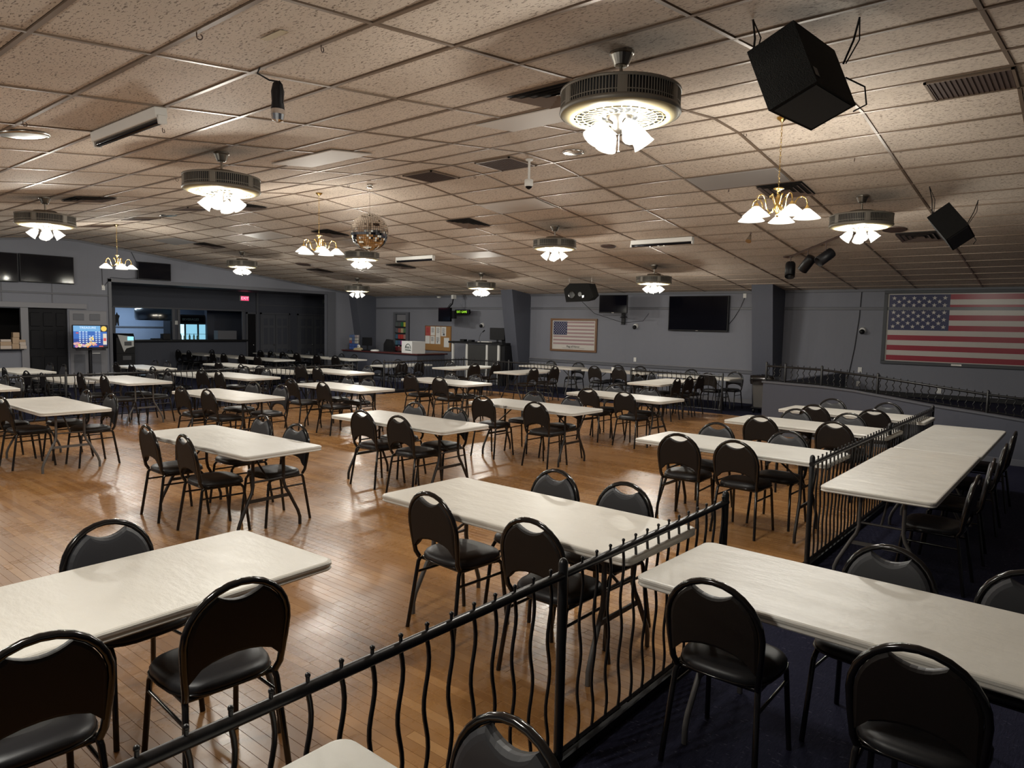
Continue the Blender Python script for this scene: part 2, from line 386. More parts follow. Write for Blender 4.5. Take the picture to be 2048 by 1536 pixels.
# door_1: black six-panel sliding door, door_2: grey panelled door
d1 = struct(MB().bevbox((XL-.10, 6.13, LOW), (XL-.05, 7.08, 2.03)).build('door_1', M['door_black']))
for ya, yb in ((6.22, 6.44), (6.52, 6.74), (6.82, 7.0)):
    for za, zb in ((.05, .75), (.95, 1.45), (1.55, 1.92)):
        MB().bevbox((XL-.055, ya, za), (XL-.03, yb, zb), .012).build('panel', M['door_black'], d1)
d2 = struct(MB().bevbox((XL, 7.12, LOW), (XL+.02, 8.06, 2.0)).build('door_2', M['trim_light']))
for ya, yb, za, zb in ((7.21, 7.48, 1.73, 1.91), (7.62, 7.89, 1.73, 1.91), (7.21, 7.48, .05, .79), (7.62, 7.89, .05, .79), (7.21, 7.48, .95, 1.6), (7.62, 7.89, .95, 1.6)):
    MB().bevbox((XL+.018, ya, za), (XL+.03, yb, zb), .008).build('panel', M['trim'], d2)
MB().tube([(XL+.02, 7.97, .97), (XL+.06, 7.97, .97)], .014).ball((XL+.075, 7.97, .97), .034).build('door_knob', M['chrome'], d2)
MB().box((XL+.03, 7.66, .80), (XL+.034, 7.86, .83)).build('name_plate', M['white'], d2)
# tapered frame columns
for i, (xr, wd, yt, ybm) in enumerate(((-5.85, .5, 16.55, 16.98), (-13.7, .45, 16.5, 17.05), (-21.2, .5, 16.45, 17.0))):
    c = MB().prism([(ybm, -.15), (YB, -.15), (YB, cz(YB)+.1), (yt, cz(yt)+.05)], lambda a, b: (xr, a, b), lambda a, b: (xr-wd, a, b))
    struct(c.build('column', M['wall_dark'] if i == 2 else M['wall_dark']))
# alcove beyond the left wall
YA0, YA1 = 8.2, 18.6
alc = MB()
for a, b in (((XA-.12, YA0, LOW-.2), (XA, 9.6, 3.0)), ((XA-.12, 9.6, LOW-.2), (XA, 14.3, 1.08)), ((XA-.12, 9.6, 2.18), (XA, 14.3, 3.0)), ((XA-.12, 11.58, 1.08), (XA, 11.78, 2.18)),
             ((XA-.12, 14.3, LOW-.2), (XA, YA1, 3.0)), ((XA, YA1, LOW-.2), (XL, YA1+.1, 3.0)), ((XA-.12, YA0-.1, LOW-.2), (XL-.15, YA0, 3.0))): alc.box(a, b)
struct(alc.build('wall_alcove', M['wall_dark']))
struct(MB().box((XA, YA0, 2.9), (XL-.05, YA1, 3.0)).build('ceiling_alcove', M['trim']))
trimbox('trim_13', (XA, 14.8, 2.41), (XA+.03, 18.5, 2.46)); trimbox('trim_14', (XA, 14.78, LOW), (XA+.08, 14.86, 2.9)); trimbox('trim_15', (XA, 9.6, 2.16), (XA+.03, 14.32, 2.22))
sill = trimbox('trim_16', (XA-.3, 9.7, 1.03), (XA+.22, 14.35, 1.09), 'black')
for i, yv in enumerate((9.58, 11.55, 11.74, 14.2)): trimbox('trim_%d' % (17+i), (XA, yv, 1.08), (XA+.03, yv+.09, 2.18))
def panel_door(nm, ya, yb, double):
    fr = struct(MB().box((XA, ya-.06, LOW), (XA+.05, ya, 2.14)).box((XA, yb, LOW), (XA+.05, yb+.06, 2.14)).box((XA, ya-.06, 2.08), (XA+.05, yb+.06, 2.14)).build(nm, M['trim']))
    n = 2 if double else 1; wd = (yb-ya)/n
    for k in range(n):
        a = ya+k*wd
        MB().bevbox((XA+.01, a+.01, LOW+.01), (XA+.04, a+wd-.01, 2.07), .006).build('door_leaf', M['trim'] if double else M['black'], fr)
        for q in range(2):
            for za, zb in ((.02, .72), (.9, 1.55), (1.65, 1.92)):
                pa = a + wd*(.14+.42*q)
                MB().bevbox((XA+.038, pa, za), (XA+.046, pa+wd*.28, zb), .006).build('panel', M['wall_dark'] if double else M['black'], fr)
    MB().ball((XA+.08, ya+wd-.1 if double else yb-.12, .88), .03).build('door_knob', M['nickel'], fr)
panel_door('door_3', 14.42, 14.76, False); panel_door('door_4', 15.02, 16.22, True); panel_door('door_5', 16.68, 18.12, True)
# bar room behind the hatch
bar = MB().box((-29.6, 8.0, LOW), (-29.5, 16.0, 2.7)).box((-29.5, 7.9, LOW), (XA-.12, 8.0, 2.7)).box((-29.5, 16.0, LOW), (XA-.12, 16.1, 2.7)).box((-29.6, 7.9, 2.6), (XA-.12, 16.1, 2.7))
struct(bar.build('wall_bar', M['barwall']))
struct(MB().box((-29.5, 11.3, 1.45), (-29.46, 13.4, 1.5)).build('trim_21', M['trim']))
struct(MB().box((-27.6, 13.95, LOW), (-27.4, 16, 2.6)).build('wall_bar_inner', M['wall_dark']))
for i, (ya, yb) in enumerate(((9.6, 11.58), (11.78, 14.3))):
    g = struct(MB().box((XA-.08, ya, 1.08), (XA-.07, yb, 2.18)).build('window_%d' % (i+1), M['glass']))
L = bpy.data.lights.new('bar_light', 'AREA'); L.energy = BAR_W; L.size = 1.2; L.color = (.62, .82, 1.0)
o = obj('bar_light', L, None, (-28.0, 11.6, 2.55))
# knee wall and raised platform on the right
kw = MB().prism([(-4.5, -.1), (3.5, -.1), (3.5, .38), (-.7, .61), (-1.15, .66), (-1.9, .73), (-3.0, .87), (-3.5, .90), (-4.5, .92)], lambda a, b: (a, 12.5, b), lambda a, b: (a, 12.62, b))
kw.box((-4.5, 12.6, -.1), (-4.38, YB, .92)); knee = struct(kw.build('wall_knee', M['wall_dark']))
kc = MB()
pts = [(-4.52, .92), (-3.5, .90), (-3.0, .87), (-1.9, .73), (-1.15, .66), (-.7, .61), (3.5, .38)]
for (xa, za), (xb, zb) in zip(pts, pts[1:]): kc.obox((xa, 12.48, za), (xb-xa, 0, zb-za), (0, .16, 0), (0, 0, .03))
kc.build('cap_rail', M['trim'], knee)
struct(MB().box((-4.4, 12.62, -.1), (6, YB, .46)).build('floor_platform', M['carpet']))
trimbox('baseboard_platform', (-4.38, YB-.02, .46), (6, YB, .56), 'black'); trimbox('baseboard_knee', (-4.5, 12.48, RC), (6, 12.5, .05))

# ---------------------------------------------------------------- folding tables
def rrect(l, wd, r, z, n=5):
    pts = []
    for cx, cy, a0 in ((l/2-r, wd/2-r, 0), (-l/2+r, wd/2-r, 90), (-l/2+r, -wd/2+r, 180), (l/2-r, -wd/2+r, 270)):
        for k in range(n+1):
            a = radians(a0+90*k/n); pts.append((cx+r*cos(a), cy+r*sin(a), z))
    return pts
def table_proto(l, dark):
    wd = .76; root = thing('folding_table', 'x', 'table')
    def ring(i, z): return rrect(l-2*i, wd-2*i, .05, z)
    MB().loft([ring(.03, .70), ring(.004, .698), ring(0, .704), ring(.003, .712), ring(.003, .716), ring(0, .720), ring(.0, .731), ring(.004, .737), ring(.012, .74)], smooth=False).build('tabletop', M['top'], root)
    lm = M['leg_dark'] if dark else M['leg_grey']
    ex = l/2-.27
    for sx in (-1, 1):
        for sy in (-1, 1):
            MB().tube([(sx*ex, sy*.15, .70), (sx*ex, sy*.15, .42), (sx*(ex+.005), sy*.165, .36), (sx*(ex+.01), sy*.20, .30), (sx*(ex+.02), sy*.285, .13), (sx*(ex+.02), sy*.305, .07), (sx*(ex+.02), sy*.305, 0)], .0145).build('leg', lm, root)
        MB().cbox((sx*(ex+.008), 0, .29), (.012, .40, .028)).build('crossbar', lm, root)
        MB().tube([(sx*ex, .0, .45), (sx*(ex-.30), .0, .69)], .009, 6).tube([(sx*ex, -.15, .45), (sx*ex, .15, .45)], .009, 6).build('brace', lm, root)
    return root
protos = {}
TABLES = {}
def table(key, desc, x, y, z=0, rz=0, l=1.83, dark=True, group='white folding tables'):
    k = (l, dark); lab = 'white folding table, ' + desc
    if k not in protos:
        t = protos[k] = table_proto(l, dark); t.location = (x, y, z); t.rotation_euler = (0, 0, rz); t['label'] = lab; t['group'] = group
    else: t = dup(protos[k], (x, y, z), rz, lab, group)
    TABLES[key] = desc
    return t
G = radians
# dance floor grid
table('T1', 'front-row table beside the railing', -2.54, 3.25, 0, G(-.5), dark=False)
table('R1', 'second-row table beside the railing', -2.55, 6.5, 0, G(-.5)); table('R2', 'third-row table beside the railing', -2.52, 8.62, 0, G(-1.2)); table('R3', 'back-row table beside the railing', -2.47, 10.4, 0, G(-.5))
table('T5', 'front-row table second from the railing', -6.09, 3.28, 0, G(2)); table('M2', 'second-row table second from the railing', -5.97, 5.38, 0, G(1.8))
table_m4 = table('M4', 'third-row table second from the railing', -5.95, 7.7, 0, 0); table('M5', 'back-row table second from the railing', -5.85, 9.96, 0, G(-3.2))
text('147', .045, M['black'], table_m4, (-.20, -.3815, .7215), RB)
table('L1', 'grey-legged front-row table third from the railing', -9.97, 3.05, 0, 0, dark=False); table('L3', 'second-row table third from the railing', -9.8, 5.28, 0, G(2.4))
table('M1', 'third-row table third from the railing', -9.85, 7.4, 0, G(1.2)); table('M3', 'back-row table third from the railing', -9.65, 9.67, 0, G(-2))
table('L0', 'front-row table cut by the left picture edge', -13.25, 3.02, 0, 0); table('L2', 'grey-legged second-row table fourth from the railing', -13.22, 5.25, 0, G(1.6), dark=False)
table('L4', 'third-row table fourth from the railing', -13.05, 7.24, 0, G(3.5)); table('L5', 'back-row table fourth from the railing', -13.05, 9.6, 0, G(0))
table('T4', 'large table at lower left', -2.96, 1.0, 0, G(92.5), dark=False)
# carpet on the right
table('T2', 'right foreground table on navy carpet', -.64, 3.17, RC, G(-1.5), dark=False); table('T0', 'table corner at bottom edge', -.62, .78, RC, 0, dark=False)
table('T3a', 'near one of two long tables right of railing', -1.13, 6.69, RC, G(90), l=2.44, dark=False); table('T3b', 'far one of two long tables right of railing', -1.12, 9.13, RC, G(90), l=2.44, dark=False)
# lower carpet beyond the left rail
for k, d, x, y, r in (('LT2', 'first table behind the left rail', -15.35, 5.05, 2), ('LT4', 'second table behind the left rail', -15.55, 7.52, 2), ('LT6', 'third table behind the left rail', -15.35, 9.62, 0),
                   ('LT1', 'first table near the left wall', -18.3, 5.05, 3), ('LT3', 'second table near the left wall', -18.15, 7.62, 2), ('LT5', 'third table near the left wall', -17.95, 9.85, 2),
                   ('LF0', 'left table of the row in the alcove mouth', -24.15, 12.1, 0), ('LF1', 'middle table of the row in the alcove mouth', -22.2, 12.15, 0), ('LF2', 'right table of the row in the alcove mouth', -20.2, 12.3, 0),
                   ('LG0', 'left table of the farthest row by panelled doors', -23.5, 14.55, 0), ('LG1', 'middle table of the farthest row by panelled doors', -21.5, 14.5, 0), ('LG2', 'right table of the farthest row by service counter', -19.4, 14.5, 0)):
    table(k, d, x, y, LOW, G(r), dark=k not in ('LT2', 'LG2'))
table('RT1', 'table behind the railing corner beside service counter', -15.7, 13.9, LOW, G(91))
# crosswise tables before the back wall and the row along it
table('RT2', 'left crosswise table before the back rail', -12.55, 13.35, 0, G(90)); table('RT3', 'middle crosswise table before the back rail', -10.6, 13.45, 0, G(93)); table('RT5', 'right crosswise table before the back rail', -6.9, 13.35, 0, G(92))
for k, d, x in (('RW0', 'left table along the back wall', -11.45, ), ('RW1', 'middle table along the back wall', -9.35), ('RW2', 'right table along the back wall', -7.15)): table(k, d, x, 15.62, 0, 0, dark=False)

# ---------------------------------------------------------------- stacking chairs
def chair_proto():
    root = thing('stacking_chair', 'x', 'chair')
    by = lambda z: -.20 - .15*(z-.45)                           # lean of the back
    # seat cushion
    def se(sx, sy, z, n=24, e=3.2, cy=.0):
        out = []
        for k in range(n):
            a = 2*pi*k/n; c, s = cos(a), sin(a)
            x = sx*abs(c)**(2/e)*(1 if c > 0 else -1); yy = sy*abs(s)**(2/e)*(1 if s > 0 else -1)
            out.append((x*(1+.06*yy/sy), yy+cy, z))
        return out
    seat = MB().loft([se(.195, .19, .425), se(.205, .20, .432), se(.205, .20, .455), se(.195, .19, .470), se(.165, .16, .480), se(.09, .09, .486)], smooth=True).build('seat', M['vinyl'], root)
    pr = se(.207, .202, .434); MB().tube(pr+[pr[0]], .005, 5, caps=False).build('piping', M['gloss'], seat)
    # back shell with round handle hole below the arch
    w_, zc, R = .188, .655, .188
    def outline(i):
        ww, RR = w_-i, R-i; P = []
        for k in range(9):                                      # concave lower edge, left to right
            x = -ww+2*ww*k/8; P.append((x, .497+i+.078*(1-(x/ww)**2)**.6 if abs(x) < ww else .497+i))
        for k in range(7):
            a = radians(62*k/6); P.append((RR*cos(a), zc+RR*sin(a)))
        xt = RR*cos(radians(62)); zt = zc+RR*sin(radians(62))
        for k in range(1, 8):                                   # dipped upper edge
            x = xt-2*xt*k/8; P.append((x, zt-.030*(1-(x/xt)**2)))
        for k in range(7):
            a = radians(62*(1-k/6)); P.append((-RR*cos(a), zc+RR*sin(a)))
        return P
    o0, o1 = outline(0), outline(.012)
    MB().loft([[(x, by(z)-.014, z) for x, z in o1], [(x, by(z)-.008, z) for x, z in o0], [(x, by(z)+.004, z) for x, z in o0]]).build('backrest', M['shell'], root)
    MB().loft([[(x, by(z)+.004, z) for x, z in o0], [(x, by(z)+.018, z) for x, z in o0], [(x, by(z)+.026, z) for x, z in outline(.014)], [(x, by(z)+.028, z) for x, z in outline(.03)]], caps=True).build('back_pad', M['pad'], root)
    fr = [(-.178, by(.45)+.02, .43), (-.186, by(.47), .47), (-.198, by(.58), .58)]
    for k in range(15):
        a = pi - pi*k/14; fr.append((.203*cos(a), by(.655+.203*sin(a)), .655+.203*sin(a)))
    fr += [(.198, by(.58), .58), (.186, by(.47), .47), (.178, by(.45)+.02, .43)]
    MB().tube(fr, .0142, 8).build('back_frame', M['gloss'], root)
    for sx in (-1, 1):
        MB().tube([(sx*.176, -.17, .425), (sx*.18, -.185, .40), (sx*.205, -.245, 0)], .0125, 8).build('leg', M['gloss'], root)
        MB().tube([(sx*.175, .10, .418), (sx*.176, .15, .412), (sx*.178, .172, .385), (sx*.195, .215, 0)], .0125, 8).build('leg', M['gloss'], root)
    for sx in (-1, 1): MB().tube([(sx*.185, -.195, .335), (sx*.182, .178, .335)], .008, 6).build('stretcher', M['gloss'], root)
    MB().tube([(-.175, -.16, .418), (-.175, .12, .418)], .011, 6).tube([(.175, -.16, .418), (.175, .12, .418)], .011, 6).tube([(-.175, -.16, .418), (.175, -.16, .418)], .011, 6).tube([(-.175, .12, .418), (.175, .12, .418)], .011, 6).build('seat_frame', M['gloss'], root)
    return root
chair0 = chair_proto(); used = [False]
def chair(x, y, z, rz, lab, group):
    rz += radians(random.uniform(-5, 5))
    if not used[0]:
        chair0.location = (x, y, z); chair0.rotation_euler = (0, 0, rz); chair0['label'] = lab; chair0['group'] = group; used[0] = True
    else: dup(chair0, (x, y, z), rz, lab, group)
ROT = dict(n=0, f=pi, l=-pi/2, r=pi/2); OFF = dict(n=(0, .26), f=(0, -.26), l=(.26, 0), r=(-.26, 0))
WORD = dict(n='near side', f='far side', l='left side', r='right side')
def chairs(key, side, tops, z=0):
    """tops: where the top of each backrest stands, left to right (nearest first on crosswise tables)."""
    names = {1: ['only one'], 2: ['left one', 'right one'], 3: ['left one', 'middle one', 'right one']}[len(tops)] if side in 'nf' else \
            {1: ['only one'], 2: ['nearer one', 'farther one'], 3: ['nearest one', 'middle one', 'farthest one']}[len(tops)]
    for nm, (x, y) in zip(names, tops):
        chair(x+OFF[side][0], y+OFF[side][1], z, ROT[side], 'black chair, %s, %s of %s' % (nm, WORD[side], TABLES[key]), 'black stacking chairs')
for k, sd, tp in (('T5', 'n', [(-6.53, 2.75), (-5.79, 2.74)]), ('T5', 'f', [(-6.51, 3.89), (-5.73, 3.79)]), ('T1', 'n', [(-2.87, 2.77), (-2.12, 2.74)]), ('T1', 'f', [(-2.76, 3.83), (-2.21, 3.82)]),
    ('T4', 'l', [(-3.52, .55), (-3.56, 1.32)]), ('T4', 'r', [(-2.40, .70), (-2.39, 1.35)]),
    ('R1', 'n', [(-2.93, 5.98), (-2.37, 6.0)]), ('R1', 'f', [(-2.99, 7.03), (-2.24, 7.0)]), ('R2', 'n', [(-2.89, 8.01), (-2.10, 8.12)]), ('R2', 'f', [(-2.82, 9.10), (-2.2, 9.16)]),
    ('R3', 'n', [(-2.82, 9.84), (-2.13, 9.87)]), ('R3', 'f', [(-2.89, 10.96), (-2.17, 11.01)]), ('M2', 'n', [(-6.2, 4.9), (-5.58, 4.9)]), ('M2', 'f', [(-6.41, 5.91), (-5.68, 5.9)]),
    ('M4', 'n', [(-6.44, 7.16), (-5.49, 7.13)]), ('M4', 'f', [(-6.38, 8.3), (-5.66, 8.2)]), ('M5', 'n', [(-6.21, 9.45), (-5.47, 9.37)]), ('M5', 'f', [(-6.31, 10.48), (-5.64, 10.48)]),
    ('M1', 'n', [(-10.41, 6.74), (-9.57, 6.79)]), ('M1', 'f', [(-10.44, 7.95), (-9.81, 7.93)]), ('M3', 'n', [(-10.15, 9.2), (-9.25, 9.1)]), ('M3', 'f', [(-9.95, 10.15), (-9.33, 10.2)]),
    ('L3', 'n', [(-10.07, 4.72), (-9.44, 4.79)]), ('L3', 'f', [(-10.21, 5.96), (-9.46, 5.98)]), ('L1', 'n', [(-10.55, 2.5), (-9.93, 2.53)]), ('L1', 'f', [(-10.27, 3.57), (-9.55, 3.61)]),
    ('L2', 'n', [(-13.59, 4.62), (-12.72, 4.68)]), ('L2', 'f', [(-13.43, 5.78), (-12.79, 5.8)]), ('L0', 'f', [(-13.58, 3.53), (-12.82, 3.53)]),
    ('L4', 'n', [(-13.3, 6.63), (-12.70, 6.68)]), ('L4', 'f', [(-13.75, 7.83), (-12.93, 7.82)]), ('L5', 'n', [(-13.7, 9.1), (-12.98, 9.06)]), ('L5', 'f', [(-13.3, 10.1), (-12.6, 10.15)]),
    ('RT2', 'r', [(-12.02, 13.1), (-12.02, 13.9)]), ('RT2', 'l', [(-13.15, 13.3)]), ('RT3', 'r', [(-10.1, 13.05), (-10.15, 13.95)]), ('RT5', 'r', [(-6.36, 12.9), (-6.4, 13.55), (-6.45, 14.2)]), ('RT5', 'l', [(-7.5, 13.3), (-7.5, 13.95)]),
    ('RW0', 'f', [(-11.9, 16.2), (-10.95, 16.2)]), ('RW1', 'f', [(-9.68, 16.15), (-9.0, 16.15)]), ('RW1', 'n', [(-9.72, 15.08), (-9.03, 15.1)]), ('RW2', 'f', [(-7.6, 16.15), (-6.5, 16.2)]), ('RW2', 'n', [(-6.7, 15.12)])):
    chairs(k, sd, tp)
for k, sd, tp in (('T2', 'n', [(-1.13, 2.68), (-.38, 2.56)]), ('T2', 'f', [(-.70, 3.72), (-.12, 3.75)]), ('T0', 'f', [(-1.10, 1.36)]), ('T3a', 'r', [(-.58, 6.1), (-.57, 7.0)]), ('T3b', 'r', [(-.57, 8.1), (-.58, 9.25)])): chairs(k, sd, tp, RC)
chair(.12, 7.45, RC, pi/2, 'black chair standing behind the row right of the long tables', 'black stacking chairs')
for k, sd, tp in (('LT2', 'n', [(-16.2, 4.55), (-15.45, 4.6)]), ('LT4', 'n', [(-16.3, 7.02), (-15.5, 7.0)]), ('LT6', 'n', [(-16.2, 9.1), (-15.4, 9.1)]), ('LT6', 'f', [(-15.68, 10.2)]), ('LT1', 'n', [(-18.2, 4.45), (-17.4, 4.5)]), ('LT1', 'f', [(-18.7, 5.75), (-18.0, 5.8)]),
    ('LT3', 'n', [(-18.3, 7.02), (-17.5, 7.05)]), ('LT3', 'f', [(-18.86, 8.2), (-18.2, 8.22)]), ('LT5', 'n', [(-17.75, 9.32)]),
    ('LF0', 'n', [(-24.9, 11.6), (-24.1, 11.6)]), ('LF0', 'f', [(-24.6, 12.7)]), ('LF1', 'n', [(-22.5, 11.62), (-21.75, 11.6)]), ('LF2', 'n', [(-20.9, 11.75), (-19.94, 11.72)]), ('LF2', 'f', [(-20.95, 12.92), (-20.25, 12.95)]),
    ('LG0', 'n', [(-23.6, 14.0), (-22.9, 14.0)]), ('LG1', 'n', [(-22.1, 13.98), (-21.25, 13.98)]), ('LG2', 'n', [(-20.07, 13.98), (-19.02, 13.95)]), ('LG1', 'f', [(-22.2, 15.12), (-21.45, 15.15)]), ('LG0', 'f', [(-23.4, 15.15)]), ('LG2', 'f', [(-20.2, 15.1), (-19.5, 15.12)]),
    ('RT1', 'l', [(-16.25, 13.4), (-16.25, 14.2)]), ('RT1', 'r', [(-15.15, 13.45), (-15.15, 14.1)])):
    chairs(k, sd, tp, LOW)

# ---------------------------------------------------------------- wrought iron railings
def baluster_me(h):
    P = [(.011*sin((z/h)*pi*5), 0, z) for z in [h*i/22 for i in range(23)]]
    return MB().tube(P, .0078, 6).ball((0, 0, h+.048), .0085, 8, 5).tube([(0, 0, h), (0, 0, h+.045)], .006, 6).mesh('baluster', M['iron'])
BME = {}
def railing(label, p0, p1, z0, h, posts, group='wrought iron railings', low=.07, zf=None, curb=True, step=.115):
    a, b = Vector(p0), Vector(p1); d = b-a; n = d.length; u = d/n; ang = math.atan2(u.y, u.x)
    root = thing('railing', label, 'railing', (a.x, a.y, z0), ang, group)
    zf = zf or (lambda s: 0)
    ss = sorted({0, n} | set(posts)) if zf(n) else [0, n]
    MB().tube([(s, 0, h-.02+zf(s)) for s in ss], .019, 10).build('top_rail', M['iron'], root)
    MB().tube([(s, 0, low+zf(s)) for s in ss], .011, 4, smooth=False).build('bottom_rail', M['iron'], root)
    for s in posts: MB().tube([(s, 0, zf(s) if not curb else 0), (s, 0, h+.03+zf(s)), (s, 0, h+.045+zf(s)), (s, 0, h+.052+zf(s))], [.021, .021, .015, .004], 10).build('post', M['iron'], root)
    hb = h-.03-low; key = round(hb, 3)
    if key not in BME: BME[key] = baluster_me(hb)
    s = step*.5
    while s < n:
        if all(abs(s-q) > .03 for q in posts): obj('baluster', BME[key], root, (s, 0, low+zf(s)))
        s += step
    if curb: MB().box((0, -.03, 0), (n, .03, .05)).build('curb', M['black'], root)
    return root
railing('near black iron railing with wavy balusters between wood floor and carpet', (XRAIL-.02, -.9), (XRAIL-.02, 4.05), RC, .87, [.02, 3.25, 4.93])
railing('black iron railing beside the two long tables beyond the gap', (XRAIL-.02, 5.7), (XRAIL-.02, 11.1), RC, .87, [.02, 2.75, 5.38])
railing('long black iron railing along the step at the left', (XSTEP-.06, 2.2), (XSTEP-.06, 11.1), LOW, .90, [.05, 2.45, 5.0, 7.5, 8.87], low=.1)
railing('short black iron railing in front of the service counter', (XSTEP+.08, 11.95), (XSTEP+.08, 15.0), 0, .84, [.02, 3.03])
railing('black iron back railing left of the entry gap', (XSTEP+.08, 15.02), (-10.95, 15.02), 0, .84, [1.7, 3.25], curb=False)
railing('black iron back railing right of the entry gap', (-8.6, 14.92), (-6.25, 14.92), 0, .84, [.02, 2.33], curb=False)
def kz(s):
    x = -4.48+s
    for (xa, za), (xb, zb) in zip(pts, pts[1:]):
        if xa <= x <= xb: return za+(zb-za)*(x-xa)/(xb-xa)+.03-.95
    return -.2
railing('black iron railing on top of the sloping knee wall', (-4.48, 12.56), (3.4, 12.56), .95, .29, [.01, .34, .95, 1.82, 3.32, 5.0, 7.0], low=.02, zf=kz, curb=False, step=.10)

# ---------------------------------------------------------------- drum ceiling fans with four glass shades
bulb_spots = []
def fan_proto():
    r = thing('ceiling_fan', 'x', 'ceiling fan')
    MB().lathe([(.078, 0), (.078, -.018), (.072, -.024), (.046, -.085), (.04, -.092), (.012, -.095)], smooth=False).build('canopy', M['pewter'], r)
    MB().tube([(0, 0, -.07), (0, 0, -.20)], .012).build('downrod', M['pewter'], r)
    MB().lathe([(.03, -.19), (.145, -.195), (.15, -.20), (.15, -.245)]).build('motor_housing', M['pewter'], r)
    zt, zb, R = -.245, -.40, .385
    MB().lathe([(.10, zt+.002), (R-.03, zt), (R, zt-.008), (R, zt-.025), (R-.01, zt-.025), (R-.02, zt-.005), (.10, zt-.004)], n=48, caps=False).lathe([(R-.01, zb+.03), (R, zb+.03), (R+.004, zb+.012), (R-.005, zb)], n=48, caps=False).build('drum_band', M['fan_band'], r)
    MB().lathe([(R-.03, zt-.01), (R-.03, zb+.01)], n=40, caps=False).build('drum_liner', M['fan_dark'], r)
    g = MB()
    for k in range(120):
        a = 2*pi*k/120; wd = .0055
        if k % 20 in (0, 1, 2): wd = .021
        c, s = cos(a), sin(a); Rr = R-.004
        g.obox((Rr*c+wd*s/2, Rr*s-wd*c/2, zb+.025), (-wd*s, wd*c, 0), (-.004*c, -.004*s, 0), (0, 0, zt-zb-.045))
    g.lathe([(R-.003, zb+.05), (R-.003, zb+.056)], n=48, caps=False)
    tag(g.build('side_grille', M['fan_band'], r), kind='stuff')
    MB().lathe([(R+.002, zb+.012), (R-.012, zb-.002), (R-.06, zb-.018), (R-.09, zb-.020), (R-.09, zb-.012)], n=48, caps=False).build('face_ring', M['fan_cream'], r)
    MB().lathe([(R-.03, zb+.004), (.02, zb+.004)], n=32).build('face_liner', M['fan_dark'], r)
    g = MB()
    for k in range(28):
        a = 2*pi*k/28; P = []
        for i in range(8):
            q = i/7; rad = .12+(.175)*q; an = a+.09*sin(q*2*pi)
            P.append((rad*cos(an), rad*sin(an), zb-.012))
        g.tube(P, .0045, 4)
    for rr_ in (.12, .24, .278): g.tube([(rr_*cos(2*pi*k/32), rr_*sin(2*pi*k/32), zb-.012) for k in range(33)], .005, 4, caps=False)
    tag(g.build('face_scrollwork', M['fan_cream'], r), kind='stuff')
    MB().lathe([(.085, zb), (.08, zb-.03), (.05, zb-.045), (.055, zb-.075), (.035, zb-.10), (.012, zb-.115)]).build('light_fitter', M['pewter'], r)
    MB().tube([(0, 0, zb-.11), (0, 0, zb-.22)], .0025, 5).ball((0, 0, zb-.225), .008).build('pull_chain', M['nickel'], r)
    for k in range(4):
        a = pi/4+pi/2*k+.25; d = Vector((cos(a), sin(a), 0)); ax = (d*.62+Vector((0, 0, -.78))).normalized()
        MB().tube([d*.05+Vector((0, 0, zb-.06)), d*.085+Vector((0, 0, zb-.05)), d*.11+Vector((0, 0, zb-.065))], .009, 6).build('lamp_arm', M['pewter'], r)
        q = Vector((0, 0, 1)).rotation_difference(ax).to_matrix().to_4x4(); mt = Matrix.Translation(d*.105+Vector((0, 0, zb-.06))) @ q
        MB().lathe([(.026, 0), (.034, .02), (.052, .05), (.06, .085), (.064, .11), (.074, .135)], n=14, caps=False).xf(mt).build('glass_shade', M['shade'], r)
        bulb_spots.append(tuple(mt @ Vector((0, 0, .075))))
    return r
fan0 = fan_proto(); fan_first = [True]
def lamps(root, spots, e):
    for p in spots:
        L = bpy.data.lights.new('bulb', 'POINT'); L.energy = e; L.shadow_soft_size = .03; L.color = LAMP_COL
        obj('bulb', L, root, p)
FANS = [((-2.45, 4.0), 'nearest caged drum ceiling fan with four lit glass shades'), ((-7.15, 3.82), 'drum ceiling fan second from left in the front row'), ((-11.92, 3.66), 'drum ceiling fan at far left, above the wall televisions'),
        ((-2.46, 10.1), 'drum ceiling fan right of the large chandelier'), ((-7.5, 10.2), 'middle-row drum ceiling fan at the centre, beside round speaker grille'), ((-12.65, 10.0), 'drum ceiling fan directly behind the mirror ball'), ((-17.57, 9.93), 'drum ceiling fan over the alcove mouth'),
        ((-7.48, 13.85), 'drum ceiling fan in front of the large wall television'), ((-12.62, 13.93), 'drum ceiling fan left of the second column'), ((-17.8, 13.9), 'farthest drum ceiling fan, above the service counter'),
        ((-2.45, .2), 'drum ceiling fan of the row nearest the front wall, first from the railing'), ((-7.4, .2), 'drum ceiling fan of the row nearest the front wall, second from the railing'), ((-12.6, .2), 'drum ceiling fan of the row nearest the front wall, third from the railing'), ((-17.6, 3.8), 'drum ceiling fan before the wall televisions, beyond the far left one')]
roots = []
for (x, y), lab in FANS:
    if fan_first[0]:
        fan_first[0] = False; f = fan0; f.location = (x, y, cz(y)); f['label'] = lab; f['group'] = 'drum ceiling fans'
    else: f = dup(fan0, (x, y, cz(y)), random.uniform(0, 1.5), lab, 'drum ceiling fans')
    roots.append(f)
for f in roots: lamps(f, bulb_spots, FAN_W)

